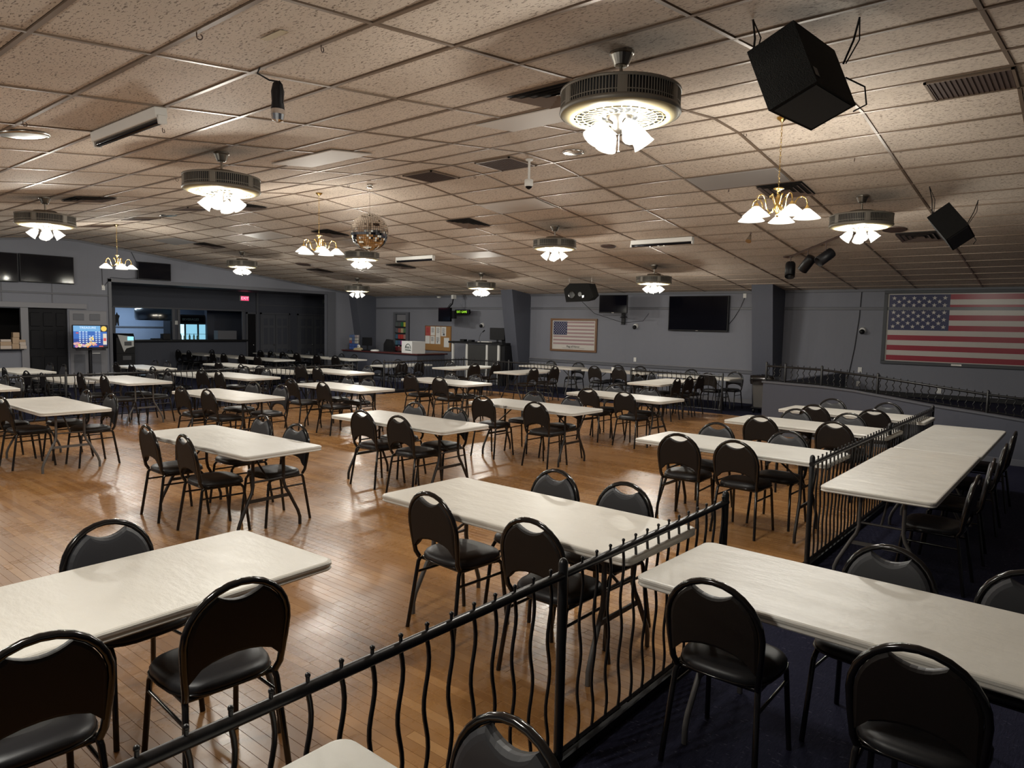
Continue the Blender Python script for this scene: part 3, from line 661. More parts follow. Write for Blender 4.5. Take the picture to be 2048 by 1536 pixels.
# ---------------------------------------------------------------- brass chandeliers
chand_spots = []
def chand_proto():
    r = thing('chandelier', 'x', 'chandelier'); D = -.67
    MB().lathe([(.055, 0), (.05, -.012), (.02, -.035), (.006, -.05)]).build('canopy', M['brass'], r)
    c = MB()
    for k in range(20):
        z = -.05-.031*k; a = (k % 2)*pi/2; e = Vector((cos(a), sin(a), 0))
        c.tube([e*.008*cos(t)+Vector((0, 0, z-.019+.019*sin(t))) for t in [2*pi*i/8 for i in range(9)]], .0022, 4, caps=False)
    tag(c.build('chain', M['brass'], r), kind='stuff')
    MB().lathe([(.006, D), (.05, D-.01), (.05, D-.018), (.016, D-.03), (.014, D-.09), (.026, D-.10), (.02, D-.12), (.035, D-.16), (.028, D-.22), (.014, D-.26), (.022, D-.275), (.004, D-.29)]).build('stem', M['brass'], r)
    for k in range(5):
        a = 2*pi*k/5+.5; d = Vector((cos(a), sin(a), 0)); up = Vector((0, 0, 1))
        P = [d*.015+up*(D-.15), d*.06+up*(D-.235), d*.11+up*(D-.255), d*.15+up*(D-.21), d*.165+up*(D-.14), d*.19+up*(D-.10), d*.225+up*(D-.09), d*.26+up*(D-.11), d*.275+up*(D-.155), d*.276+up*(D-.185)]
        arm = MB().tube(P, .006, 6); 
        arm.tube([d*.03+up*(D-.17), d*.06+up*(D-.10), d*.075+up*(D-.07), d*.09+up*(D-.075), d*.085+up*(D-.09)], .006, 5)
        arm.lathe([(.012, -.18), (.024, -.20), (.026, -.215)], tuple(d*.276+up*D)).build('arm', M['brass'], r)
        c_ = tuple(d*.276+up*D)
        MB().lathe([(.026, -.21), (.04, -.222), (.09, -.265), (.125, -.297), (.132, -.305)], c_, n=18, caps=False).build('glass_shade', M['shade'], r)
        chand_spots.append((c_[0], c_[1], c_[2]-.275))
    return r
ch0 = chand_proto(); chs = []
for i, ((x, y), lab) in enumerate((((-2.5, 7.1), 'large brass five-arm chandelier below the hanging speaker'), ((-9.9, 6.95), 'brass five-arm chandelier left of the mirror ball'), ((-17.05, 6.62), 'small-looking brass chandelier at left, before the grey wall'))):
    if i == 0: c = ch0; c.location = (x, y, cz(y)); c['label'] = lab; c['group'] = 'brass chandeliers'
    else: c = dup(ch0, (x, y, cz(y)), .35*i, lab, 'brass chandeliers')
    chs.append(c)
for c in chs: lamps(c, chand_spots, CHAND_W)

# ---------------------------------------------------------------- mirror ball
mb = thing('mirror_ball', 'mirror-tiled disco ball hanging from the ceiling ridge', 'disco ball', (-8.62, 6.96, cz(7)))
MB().lathe([(.045, 0), (.05, -.05), (.03, -.055)]).build('motor', M['nickel'], mb)
MB().tube([(0, 0, -.05), (0, 0, -.45)], .003, 5).build('cable', M['nickel'], mb)
b = MB(); N1, N2, R = 26, 52, .285
for i in range(1, N1-1):
    for k in range(N2):
        t0, t1 = pi*i/N1+.006, pi*(i+1)/N1-.006; p0, p1 = 2*pi*k/N2+.008/max(.2, sin(t0)), 2*pi*(k+1)/N2-.008/max(.2, sin(t0))
        jr = R*random.uniform(.997, 1.003)
        b.add([(jr*sin(t)*cos(p), jr*sin(t)*sin(p), -.71+jr*cos(t)) for t, p in ((t0, p0), (t0, p1), (t1, p1), (t1, p0))], [(0, 1, 2, 3)])
tag(b.build('mirror_tiles', M['mirror'], mb), kind='stuff')
MB().ball((0, 0, -.71), R-.004, 32, 20).build('ball_core', M['fan_dark'], mb)
MB().lathe([(.04, -.44), (.015, -.425), (.004, -.42)]).lathe([(.004, -1.005), (.04, -.985)]).build('end_cap', M['nickel'], mb)

# ---------------------------------------------------------------- things on the ceiling
def on_ceiling(o, x, y, dz=0.0, rz=0):
    o.location = (x, y, cz(y)+dz); o.rotation_euler = (ca(y), 0, rz); return o
def plate(name, label, cat, x, y, lx, ly, mt, th=.012, group=None):
    o = MB().bevbox((-lx/2, -ly/2, -th), (lx/2, ly/2, 0), .004).build(name, M[mt]); tag(o, label, cat, group); return on_ceiling(o, x, y, -.004)
plate('ceiling_panel', 'smooth pale ceiling panel right of the front-row fan', 'ceiling panel', -6.97, 4.92, 1.15, .56, 'tile_smooth')
plate('ceiling_panel', 'smooth grey ceiling panel above the large chandelier', 'ceiling panel', -3.65, 8.86, 1.15, .56, 'tile_grey')
plate('ceiling_panel', 'smooth pale ceiling panel behind the nearest fan', 'ceiling panel', -4.02, 5.23, 1.15, .56, 'tile_smooth')
plate('ceiling_panel', 'dark grey ceiling panel left of the diffuser over the alcove', 'ceiling panel', -18.2, 8.46, 1.15, .56, 'tile_grey')
plate('ceiling_panel', 'shiny ceiling panel before the second column', 'ceiling panel', -10.9, 11.9, 1.15, .56, 'tile_smooth')
plate('ceiling_panel', 'pale shiny ceiling panel left of the small round grille', 'ceiling panel', -14.6, 8.86, 1.15, .56, 'tile_smooth')
plate('ceiling_panel', 'pale ceiling panel above the square diffuser at centre', 'ceiling panel', -7.28, 8.86, 1.15, .56, 'tile_smooth')
def grille(label, x, y, lx=.58, ly=.56):
    r = thing('return_grille', label, 'vent', group='brown ceiling grilles'); on_ceiling(r, x, y, -.004)
    MB().box((-lx/2+.02, -ly/2+.02, -.006), (lx/2-.02, ly/2-.02, 0)).build('grille_core', M['bronze'], r)
    f = MB()
    for a, b in (((-lx/2, -ly/2, -.016), (lx/2, -ly/2+.022, 0)), ((-lx/2, ly/2-.022, -.016), (lx/2, ly/2, 0)), ((-lx/2, -ly/2, -.016), (-lx/2+.022, ly/2, 0)), ((lx/2-.022, -ly/2, -.016), (lx/2, ly/2, 0))): f.box(a, b)
    f.build('frame', M['grid'], r)
    s = MB(); n = 16
    for k in range(n): q = -lx/2+.03+(lx-.06)*k/(n-1); s.box((q-.004, -ly/2+.02, -.012), (q+.004, ly/2-.02, -.006))
    tag(s.build('grille_slats', M['bronze'], r), kind='stuff')
for lab, x, y, lx in (('brown ceiling grille left of the white camera pole', -6.01, 7.06, .58), ('brown ceiling grille above the mirror ball', -7.39, 7.06, .58), ('large framed brown ceiling grille at upper right', -.93, 7.06, .62),
                  ('brown ceiling grille above the left chandelier', -15.4, 6.46, .58), ('brown ceiling grille between the far left fan and chandelier', -17.4, 6.4, .58), ('brown ceiling grille behind the second front-row fan', -13.1, 6.46, .58)): grille(lab, x, y, lx)
def diffuser(label, x, y, sz=.58):
    r = thing('air_diffuser', label, 'vent', group='square louvred ceiling diffusers'); on_ceiling(r, x, y, -.004)
    MB().box((-sz/2, -sz/2, -.004), (sz/2, sz/2, 0)).build('backing', M['void'], r)
    for k in range(4):
        q = sz/2-.072*k; p_ = q-.034
        za, zb = -.022, -.005; v = [(-q, -q, za), (q, -q, za), (q, q, za), (-q, q, za), (-p_, -p_, zb), (p_, -p_, zb), (p_, p_, zb), (-p_, p_, zb)]
        f = MB(); f.add(v, [(0, 1, 5, 4), (1, 2, 6, 5), (2, 3, 7, 6), (3, 0, 4, 7)])
        if k == 3: f.add(v[4:], [(0, 1, 2, 3)])
        f.build('louvre', M['louvre'], r)
for lab, x, y in (('louvred ceiling diffuser partly behind the nearest fan', -3.4, 4.62), ('louvred ceiling diffuser between the mirror ball and centre fan', -8.95, 9.5), ('louvred ceiling diffuser behind the large chandelier', -3.25, 9.5), ('louvred ceiling diffuser beside the smaller hanging speaker', -2.2, 12.55),
                  ('louvred ceiling diffuser above the far left fan', -11.92, 4.25), ('louvred ceiling diffuser over the alcove mouth', -17.7, 9.1), ('large louvred ceiling diffuser under the second front-row fan', -12.2, 6.95), ('louvred ceiling diffuser between chandelier and mirror ball', -12.7, 9.2), ('louvred ceiling diffuser before the farthest fan', -17.9, 12.6), ('louvred ceiling diffuser right of the fan behind the mirror ball', -14.3, 12.6)): diffuser(lab, x, y)
def round_speaker(label, x, y, mt='nickel', rad=.14):
    r = thing('ceiling_speaker', label, 'ceiling speaker', group='round ceiling speakers'); on_ceiling(r, x, y, -.004)
    MB().lathe([(rad, 0), (rad, -.01), (rad-.02, -.018), (rad-.025, -.012)], n=28).build('rim', M[mt], r)
    MB().lathe([(rad-.025, -.014), (.05, -.022), (.002, -.024)], n=28).build('mesh_cover', M[mt], r)
for lab, x, y, mt, rd in (('round metal ceiling speaker at the left picture edge', -7.06, 2.03, 'nickel', .19), ('round metal ceiling speaker right of the white camera pole', -4.95, 7.06, 'nickel', .13), ('round brown ceiling speaker left of the strip light at centre', -7.45, 11.9, 'bronze', .15), ('round metal ceiling speaker above the left chandelier', -14.51, 6.62, 'nickel', .17),
                      ('round brown ceiling speaker under the middle chandelier', -17.42, 11.7, 'bronze', .22), ('round brown ceiling speaker right of the fan by the right chandelier', -2.45, 12.0, 'bronze', .17)): round_speaker(lab, x, y, mt, rd)
def strip_light(label, x, y, lx=1.22):
    r = thing('strip_light', label, 'strip light', group='unlit strip lights'); on_ceiling(r, x, y, -.004)
    MB().bevbox((-lx/2, -.045, -.08), (lx/2, .045, 0), .006).build('housing', M['white'], r)
    MB().tube([(-lx/2+.02, 0, -.10), (lx/2-.02, 0, -.10)], .022, 10).build('tube', M['screen'], r)
    for s in (-1, 1): MB().bevbox((s*lx/2-.012, -.03, -.125), (s*lx/2+.012, .03, -.06), .004).build('lamp_holder', M['white'], r)
strip_light('unlit black-tube strip light at upper left', -6.08, 2.45); strip_light('unlit strip light left of the track spotlights', -6.15, 11.62); strip_light('unlit strip light right of the mirror ball', -12.75, 11.68, 1.3)
# hanging loudspeakers
def loud(name, label, o_, a, b_, c_, hooks, extra):
    o_, a, b_, c_ = map(Vector, (o_, a, b_, c_)); r = thing(name, label, 'speaker', tuple(o_), group='hanging loudspeakers'); z = Vector((0, 0, 0))
    MB().obox(z, a, b_, c_).build('cabinet', M['speaker'], r)
    n = a.cross(b_).normalized(); n = n if n.dot(-c_) > 0 else -n
    MB().obox(b_*.06+c_*.06-a.normalized()*.004, b_*.88, c_*.88, a.normalized()*.006).build('grille', M['speaker_grille'], r)
    MB().obox(a*.12+b_*.03-c_.normalized()*.003, a*.14, b_*.10, c_.normalized()*.004).build('tape_patch', M['black'], r)
    for h, top in hooks:
        h, top = Vector(h)-o_, Vector(top)-o_; mid = (h+top)/2+Vector((.012, .0, 0))
        MB().tube([h, mid, top], .006, 6).tube([h+Vector((.015, 0, 0)), mid+Vector((.03, .01, 0)), top], .004, 6).build('strap', M['black'], r)
    MB().tube([Vector(p)-o_ for p in extra], .005, 6).build('cable', M['black'], r)
loud('loudspeaker', 'large black carpeted loudspeaker hanging at upper right', (-1.224, 3.964, 3.155), (-.138, -.004, .345), (.040, .623, .024), (-.257, .020, -.103),
     [((-1.60, 4.02, 3.37), (-1.62, 4.05, cz(4.05))), ((-1.26, 4.55, 3.42), (-1.17, 4.5, cz(4.5)))], [(-1.25, 4.58, 3.35), (-1.16, 4.66, 3.3), (-1.15, 4.68, 3.2), (-1.2, 4.6, 3.15)])
loud('loudspeaker', 'smaller black loudspeaker hanging beside the right chandelier fan', (-1.223, 9.836, 3.129), (-.227, .069, .291), (.020, .433, -.087), (-.22, -.023, -.166),
     [((-1.62, 9.92, 3.30), (-1.68, 9.98, cz(9.98))), ((-1.30, 10.3, 3.2), (-1.26, 10.78, cz(10.78)))], [(-1.25, 10.28, 3.1), (-1.2, 10.35, 3.0), (-1.22, 10.3, 2.95)])
r = thing('loudspeaker', 'black wedge loudspeaker hanging before the back wall', 'speaker', (-10.13, 15.0, 2.70), G(-4), 'hanging loudspeakers')
MB().prism([(-.47, .10), (-.28, .245), (.33, .235), (.49, -.10), (.33, -.215), (-.38, -.23)], lambda a, b: (a, -.16, b), lambda a, b: (a*.8, .2, b*.9+.03)).build('cabinet', M['speaker'], r)
MB().lathe([(.105, 0), (.10, .012), (.06, -.012), (.03, -.02)], n=20).xf(Matrix.Translation((-.20, -.162, -.05)) @ Matrix.Rotation(pi/2, 4, 'X')).build('woofer', M['gloss'], r)
MB().lathe([(.06, 0), (.05, -.02), (.02, -.025)], n=16).xf(Matrix.Translation((.06, -.163, -.03)) @ Matrix.Rotation(pi/2, 4, 'X')).build('horn', M['gloss'], r)
MB().bevbox((.14, -.172, -.12), (.20, -.158, -.06), .004).build('port', M['chrome'], r)
for x in (-.42, .3): MB().tube([(x, 0, .15), (x, 0, cz(15)-2.70)], .004, 5).build('chain', M['nickel'], r)
MB().tube([(.02, 0, -.22), (.04, .5, -.5), (.25, 1.5, -.72), (.42, 2.2, -.66), (.6, 2.2, -.45)], .006, 5).build('cable', M['black'], r)
# camera on pole, strobe, track lights, spot bulb, tape, hooks
r = thing('security_camera', 'white dome camera on a short white ceiling pole', 'security camera', (-5.62, 7.06, cz(7)))
MB().lathe([(.05, 0), (.045, -.012), (.018, -.016)]).build('base', M['white'], r); MB().tube([(0, 0, -.01), (0, 0, -.26)], .016, 10).build('pole', M['white'], r)
MB().lathe([(.05, -.25), (.055, -.26), (.055, -.32), (.048, -.335)]).build('housing', M['white'], r); MB().lathe([(.045, -.332), (.035, -.352), (.012, -.368), (.002, -.37)]).build('dome', M['screen'], r)
r = thing('party_light', 'small black party light with clear beaded lens at upper left', 'stage light', (-4.02, 2.52, cz(2.52)))
MB().lathe([(.018, -.10), (.03, -.115), (.04, -.16), (.036, -.22), (.042, -.27)], n=14).build('body', M['black'], r)
MB().lathe([(.042, -.27), (.044, -.30), (.036, -.335), (.012, -.345)], n=14, smooth=False).build('lens', M['chrome'], r)
MB().tube([(-.11, -.05, 0), (-.13, -.06, -.04), (-.06, -.02, -.085), (0, 0, -.10)], .006, 6).build('cord', M['black'], r)
for s in (-1, 1): MB().tube([(s*.02, 0, -.10), (s*.05, 0, -.13), (s*.053, 0, -.24)], .004, 5).build('yoke', M['black'], r)
tr = thing('light_track', 'dark ceiling track carrying three black spotlights', 'light track', (-4.55, 13.6, cz(13.6)))
dv = Vector((1.45, -1.62, cz(11.98)-cz(13.6))); MB().tube([(0, 0, -.02), dv+Vector((0, 0, -.02))], .02, 4, smooth=False).build('track_bar', M['bronze'], tr)
MB().lathe([(.09, 0), (.08, -.02), (.03, -.03)], n=16).build('mounting_plate', M['bronze'], tr)
for i, (q, ang, rz) in enumerate(((.06, 2.6, .3), (.38, -2.4, 1.2), (.68, -2.2, 2.4))):
    p = Vector((-4.55, 13.6, cz(13.6)-.03))+dv*q
    sp = thing('spotlight', ('left black track spotlight', 'middle black track spotlight', 'right black track spotlight')[i] + ' near the right column', 'spotlight', tuple(p), rz, 'track spotlights')
    MB().tube([(0, 0, 0), (0, 0, -.16)], .011, 6).build('stem', M['bronze'], sp)
    MB().lathe([(.02, -.15), (.085, -.14), (.09, -.11), (.09, .15), (.08, .15), (.07, -.07)], n=18).xf(Matrix.Translation((0, 0, -.24)) @ Matrix.Rotation(ang, 4, 'X')).build('can', M['black'], sp)
r = thing('spot_bulb', 'small bare spot bulb under the right chandelier', 'spotlight', (-4.5, 11.6, cz(11.6)))
MB().tube([(0, 0, 0), (-.02, 0, -.06)], .012).build('stem', M['bronze'], r)
MB().lathe([(.02, 0), (.028, .05), (.045, .10), (.047, .13)], n=14).xf(Matrix.Translation((-.01, 0, -.05)) @ Matrix.Rotation(2.5, 4, 'X')).build('lamp_head', M['nickel'], r)
plain('tape_tan', (.40, .31, .17)); o = tag(MB().box((-.1, -.025, -.0015), (.1, .025, 0)).build('masking_tape', M['tape_tan']), 'strip of yellowed tape on a near ceiling tile', 'tape'); on_ceiling(o, -3.54, 2.2, -.001)
hook_me = MB().tube([(0, 0, 0), (0, 0, -.02)] + [(.014-.014*cos(t), 0, -.035-.014*sin(t)+.014) for t in [pi*1.4*i/8 for i in range(9)]], .0035, 6).mesh('ceiling_hook', M['bronze'])
for x, y, hk in ((-3.74, 1.87, 'left of the yellowed tape'), (-3.51, 2.48, 'right of the yellowed tape'), (-6.22, 2.8, 'right of the upper left strip light'), (-6.52, 1.87, 'above the round speaker at left edge'), (-9.2, 4.3, 'above the far left fan'), (-7.75, 6.76, 'above the middle chandelier'), (-8.9, 6.76, 'left of the mirror ball motor'), (-6.85, 7.37, 'right of the mirror ball motor'), (-3.0, 7.4, 'below the large hanging speaker'), (-3.9, 9.2, 'left of the grey panel'), (-8.1, 10.4, 'left of the centre fan'), (-6.6, 11.0, 'under the centre fan'), (-2.2, 8.6, 'right of the large chandelier'), (-10.9, 7.4, 'left of the mirror ball'), (-5.5, 13.4, 'left of the back fan before the television')):
    o = obj('ceiling_hook', hook_me, None, (x, y, cz(y)-.004), (0, 0, random.random()*3)); tag(o, 'small brown cup hook in the ceiling grid ' + hk, 'hook', 'ceiling hooks')

# ---------------------------------------------------------------- back wall things
def tv(name, label, loc, rz, wd, ht, th=.06, parts=True):
    r = thing(name, label, 'television', loc, rz, 'flat televisions')
    MB().bevbox((-wd/2, -th, 0), (wd/2, 0, ht), .008).build('housing', M['black'], r)
    MB().box((-wd/2+.018, -th-.002, .03), (wd/2-.018, -th+.001, ht-.018)).build('screen', M['screen'], r)
    MB().bevbox((-wd*.2, 0, ht*.3), (wd*.2, .045, ht*.7), .005).build('wall_mount', M['black'], r)
    MB().box((-.03, -th-.004, .008), (.03, -th, .018)).build('badge', M['nickel'], r)
    return r
tv('television', 'large black television on the back wall between columns', (-8.05, YB-.045, 1.80), 0, 1.66, .92, .07)
t = tv('television', 'small black television on a swivel arm beside the framed poster', (-10.25, 16.75, 2.24), G(10), .82, .50, .05)
MB().tube([(.28, .0, -.06), (.30, .25, -.10), (.05, .45, -.10), (.05, .68, -.10)], .018, 6).bevbox((.0, .62, -.3), (.10, .69, .02), .005).build('swivel_arm', M['black'], t)
MB().box((-.30, -.02, -.06), (.28, .08, -.05)).build('shelf', M['black'], t)
def seg_flag(parent, x0, z0, wd, ht, y, cols, union_w, union_h, star_r):
    s = MB()
    for k in range(13):
        s.cur = k % 2; za = z0+ht-ht*(k+1)/13; zb = z0+ht-ht*k/13
        xa = x0+union_w if zb > z0+ht-union_h+.005 else x0
        s.box((xa, y-.004, za), (x0+wd, y, zb))
    s.build('stripes', [M[cols[0]], M[cols[1]]], parent)
    MB().box((x0, y-.004, z0+ht-union_h), (x0+union_w, y, z0+ht)).build('union', M['navy'], parent)
    st = MB()
    for rw in range(9):
        n = 6 if rw % 2 == 0 else 5
        for c in range(n):
            cx = x0+union_w*((c+.5)/6 + (0 if n == 6 else 1/12)); czz = z0+ht-union_h*(rw+1)/10
            st.add([(cx+(star_r if q % 2 == 0 else star_r*.4)*sin(pi*q/5), y-.006, czz+(star_r if q % 2 == 0 else star_r*.4)*cos(pi*q/5)) for q in range(10)]+[(cx, y-.006, czz)], [(q, (q+1) % 10, 10) for q in range(10)])
    tag(st.build('stars', M['cream'], parent), kind='stuff')
fg = thing('framed_flag', 'large framed American flag behind glass on the right wall', 'flag', (-3.66, YB, 1.17))
W_, H_ = 3.05, 1.62
for a, b in (((0, -.05, 0), (W_, 0, .07)), ((0, -.05, H_-.07), (W_, 0, H_)), ((0, -.05, .07), (.07, 0, H_-.07)), ((W_-.07, -.05, .07), (W_, 0, H_-.07))): MB().bevbox(a, b, .006).build('frame_rail', M['slate'], fg)
MB().box((.07, -.012, .07), (W_-.07, -.008, H_-.07)).build('backing', M['cream'], fg)
seg_flag(fg, .10, .09, W_-.19, H_-.18, -.012, ('red', 'cream'), 1.16, (H_-.18)*7/13, .05)
MB().box((.07, -.034, .07), (W_-.07, -.031, H_-.07)).build('glass_pane', M['acrylic'], fg)
MB().box((1.36, -.054, .02), (1.55, -.05, .055)).build('name_plate', M['nickel'], fg)
po = thing('framed_poster', 'oak-framed flag poster of faded stripes on the back wall', 'poster', (-12.88, YB, 1.10))
W_, H_ = 1.68, .99
for a, b in (((0, -.04, 0), (W_, 0, .06)), ((0, -.04, H_-.06), (W_, 0, H_)), ((0, -.04, .06), (.06, 0, H_-.06)), ((W_-.06, -.04, .06), (W_, 0, H_-.06))): MB().bevbox(a, b, .006).build('frame_rail', M['oak'], po)
MB().box((.06, -.012, .06), (W_-.06, -.008, H_-.06)).build('sheet', M['cream'], po)
seg_flag(po, .10, .21, W_-.20, H_-.30, -.012, ('pink', 'cream'), .51, .40, .02)
text('Flag of Honor', .085, M['black'], po, (W_/2, -.014, .15), RB)
MB().box((.45, -.013, .095), (1.25, -.012, .103)).build('caption_line', M['trim'], po)
MB().box((.06, -.027, .06), (W_-.06, -.024, H_-.06)).build('glass_pane', M['acrylic'], po)
def dome(label, x, z, wall='b', y=YB):
    r = thing('wall_camera', label, 'security camera', (x, y, z), 0, 'wall dome cameras')
    MB().lathe([(.075, 0), (.07, .03), (.055, .06)], n=18).xf(Matrix.Rotation(pi/2, 4, 'X')).build('base', M['white'], r)
    MB().ball((.0, -.075, -.03), .058, 16, 10).build('dome', M['black'], r)
dome('dome camera right of the framed poster', -9.93, 1.9); dome('dome camera left of the large framed flag', -4.07, 1.9); dome('dome camera above the sound cart', -15.72, 1.84)
r = thing('wall_camera', 'small white dome camera under the ceiling above cork board', 'security camera', (-17.75, YB-.04, 2.80), 0, 'wall dome cameras'); MB().lathe([(.002, -.06), (.06, -.05), (.085, -.01), (.08, 0)]).build('dome', M['white'], r)
def outlet(label, x, z, y=YB):
    r = thing('wall_outlet', label, 'outlet', (x, y, z), 0, 'white wall outlets')
    MB().bevbox((-.04, -.012, -.06), (.04, 0, .06), .003).build('cover_plate', M['white'], r)
    for q in (-.026, .026): MB().bevbox((-.018, -.016, q-.017), (.018, -.011, q+.017), .002).build('socket', M['paper'], r)
outlet('white outlet below the dome camera at the chair rail', -9.92, .96); outlet('white outlet high beside the large television', -6.85, 2.72); outlet('white outlet left of the large framed flag', -4.08, 1.0)
outlet('white outlet low behind the ramp railing at left', -4.1, .68); outlet('white outlet low behind the ramp railing at right', -2.49, .64)
o = MB().tube([(-4.14, YB-.012, 2.8), (-4.16, YB-.012, 2.2), (-4.22, YB-.012, 1.5), (-4.3, YB-.012, .95), (-4.36, YB-.012, .62)], .008, 5).build('cord', M['black']); tag(o, 'black cord down the wall left of the large framed flag', 'cord')
o = MB().tube([(-6.85, YB-.015, 2.66), (-6.95, YB-.02, 2.4), (-7.1, YB-.02, 2.15), (-7.24, YB-.02, 1.98)], .006, 5).build('cord', M['black']); tag(o, 'cord from the high outlet to the large television', 'cord')
# cork board with sheets
cb = thing('cork_board', 'cork notice board on the wall above the counter end', 'notice board', (-18.46, YB, .90))
MB().bevbox((0, -.02, 0), (1.30, 0, .88), .006).build('board', M['cork'], cb)
for a, b in (((0, -.026, 0), (1.3, -.02, .02)), ((0, -.026, .86), (1.3, -.02, .88)), ((0, -.026, 0), (.02, -.02, .88)), ((1.28, -.026, 0), (1.3, -.02, .88))): MB().box(a, b).build('frame_rail', M['oak'], cb)
plain('flyer_red', (.42, .09, .08))
for i, (x, z, wd, ht) in enumerate(((.03, .52, .24, .33), (.29, .54, .22, .31), (.55, .52, .24, .33), (.82, .52, .24, .33), (.02, .24, .23, .28), (.28, .24, .22, .28), (.54, .24, .24, .28), (.96, .14, .25, .33))):
    n_ = tag(MB().box((-18.46+x, YB-.026, .90+z), (-18.46+x+wd, YB-.021, .90+z+ht)).build('notice_sheet', M['flyer_red'] if i == 0 else M['paper']),
        ('red printed flyer', 'white notice beside the red flyer', 'third white notice on top row', 'white notice with dark square', 'plain sheet under the red flyer', 'middle sheet of the lower row', 'white sheet with small dark mark', 'loose white sheet hanging low at right')[i] + ' on the cork board', 'notice', 'sheets on the cork board')
    tx = MB()
    for k in range(0 if i in (4, 7) else 5): tx.box((-18.46+x+wd*.2, YB-.028, .90+z+ht*(.35+.11*k)), (-18.46+x+wd*(.8 if k % 2 else .7), YB-.026, .90+z+ht*(.35+.11*k)+.014))
    if i in (3, 6): tx.box((-18.46+x+wd*.35, YB-.028, .90+z+.03), (-18.46+x+wd*(.75 if i == 3 else .5), YB-.026, .90+z+.10))
    if tx.v: tx.build('print', M['trim'] if i else M['red'], n_)
# pull tab rack in a wall recess
rk = thing('ticket_rack', 'tall rack of colourful ticket packs beside the cork board', 'rack', (-20.1, YB, .70))
MB().box((0, -.03, 0), (.80, 0, 1.55)).build('backing', M['slate'], rk)
for a, b in (((0, -.10, 0), (.09, 0, 1.55)), ((.69, -.10, 0), (.80, 0, 1.55)), ((.09, -.10, 1.48), (.69, 0, 1.55))): MB().bevbox(a, b, .005).build('rack_side', M['trim'], rk)
MB().box((.14, -.032, 1.24), (.62, -.03, 1.46)).build('header_panel', M['trim_light'], rk)
pc = [((.10, .12, .12), (.10, .10, .10), (.03, .16, .06), (.55, .5, .08)), ((.12, .12, .14), (.40, .12, .10), (.5, .4, .25), (.10, .2, .1)), ((.06, .14, .22), (.45, .05, .05), (.5, .06, .05), (.4, .2, .18)), ((.08, .2, .3), (.1, .15, .3), (.45, .08, .3), (.15, .12, .2)), ((.45, .06, .08), (.5, .1, .1), (.42, .2, .2), (.4, .08, .08))]
for rw in range(5):
    z = 1.02-.225*rw; MB().box((.09, -.09, z-.02), (.69, -.03, z)).build('shelf', M['void'], rk)
    for k in range(4):
        nm = 'ticket_%d_%d' % (rw, k); M[nm] = mat('ticket_print_%d' % (rw*4+k), pc[rw][k], .5)
        MB().bevbox((.11+.148*k, -.08, z), (.11+.148*k+.125, -.035, z+.16), .004).build('ticket_pack', M[nm], rk)
# service counter and what lies on it
cn = thing('service_counter', 'grey front service counter with dark red top', 'counter', (-20.85, 15.6, LOW))
MB().bevbox((0, .04, 0), (3.92, .12, .93), .004).bevbox((3.80, .121, 0), (3.92, 1.3, .93), .004).build('front_panel', M['wall_dark'], cn)
plain('maroon_top', (.075, .018, .018), .3); MB().bevbox((-.02, 0, .93), (3.97, .55, .975), .008).bevbox((3.4, .5, .93), (3.97, 1.4, .975), .008).build('worktop', M['maroon_top'], cn)
CT = LOW+.975
ds = thing('display_rack', 'wire display rack of small packets on the counter left end', 'display rack', (-20.6, 15.85, CT))
MB().box((-.24, .1, 0), (.26, .13, .54)).box((-.24, -.1, 0), (.26, .13, .015)).build('frame', M['chrome'], ds)
for rw in range(5):
    for k in range(3):
        nm = 'packet_%d_%d' % (rw, k); M[nm] = mat('packet_print_%d' % (rw*3+k), random.choice([(.35, .3, .3), (.3, .1, .1), (.4, .38, .36), (.1, .15, .3)]) if rw > 1 else (.05, .10, .32), .4)
        MB().bevbox((-.22+.155*k, .06, .02+.105*rw), (-.22+.155*k+.13, .10, .11+.105*rw), .004).build('packet', M[nm], ds)
t = thing('tape_dispenser', 'cream tape dispenser on the counter', 'tape dispenser', (-20.1, 15.75, CT)); plain('cream_plastic', (.5, .42, .26))
MB().prism([(-.22, 0), (.2, 0), (.2, .07), (.1, .10), (-.15, .08), (-.22, .05)], lambda a, b: (a, -.04, b), lambda a, b: (a, .04, b)).build('body', M['cream_plastic'], t); MB().lathe([(.03, -.02), (.07, -.02), (.07, .02), (.03, .02)], n=16, caps=False).xf(Matrix.Translation((.02, 0, .13)) @ Matrix.Rotation(pi/2, 4, 'X')).build('tape_roll', M['paper'], t)
t = thing('monitor', 'tilted black monitor behind the counter', 'monitor', (-19.9, 15.98, CT), G(15)); MB().xf(Matrix()).bevbox((-.2, -.02, .17), (.2, .02, .46), .006).build('screen', M['black'], t); MB().tube([(0, .03, 0), (0, .02, .2)], .025, 6).lathe([(.12, 0), (.11, .015), (.03, .02)], n=16).build('stand', M['black'], t)
o = MB().bevbox((-19.95, 15.72, CT), (-19.4, 15.9, CT+.03), .008).build('keyboard', M['black']); tag(o, 'black keyboard on the counter in front of the monitor', 'keyboard')
o = MB().lathe([(.15, 0), (.16, .025), (.12, .05), (.02, .06)], (-19.25, 15.8, CT), 16).build('bowl', M['white']); tag(o, 'small white dish on the counter', 'dish')
oc = thing('office_chair', 'black high-backed office chair behind the counter', 'office chair', (-19.6, 16.75, LOW))
MB().prism([(-.26, .55), (.26, .55), (.27, 1.15), (.18, 1.36), (-.1, 1.38), (-.25, 1.2)], lambda a, b: (a, -.06, b), lambda a, b: (a*.95, .04, b)).build('backrest', M['vinyl'], oc); MB().bevbox((-.26, -.5, .42), (.26, 0, .52), .03).build('seat', M['vinyl'], oc)
MB().tube([(0, -.25, .08), (0, -.25, .42)], .03).build('column', M['black'], oc)
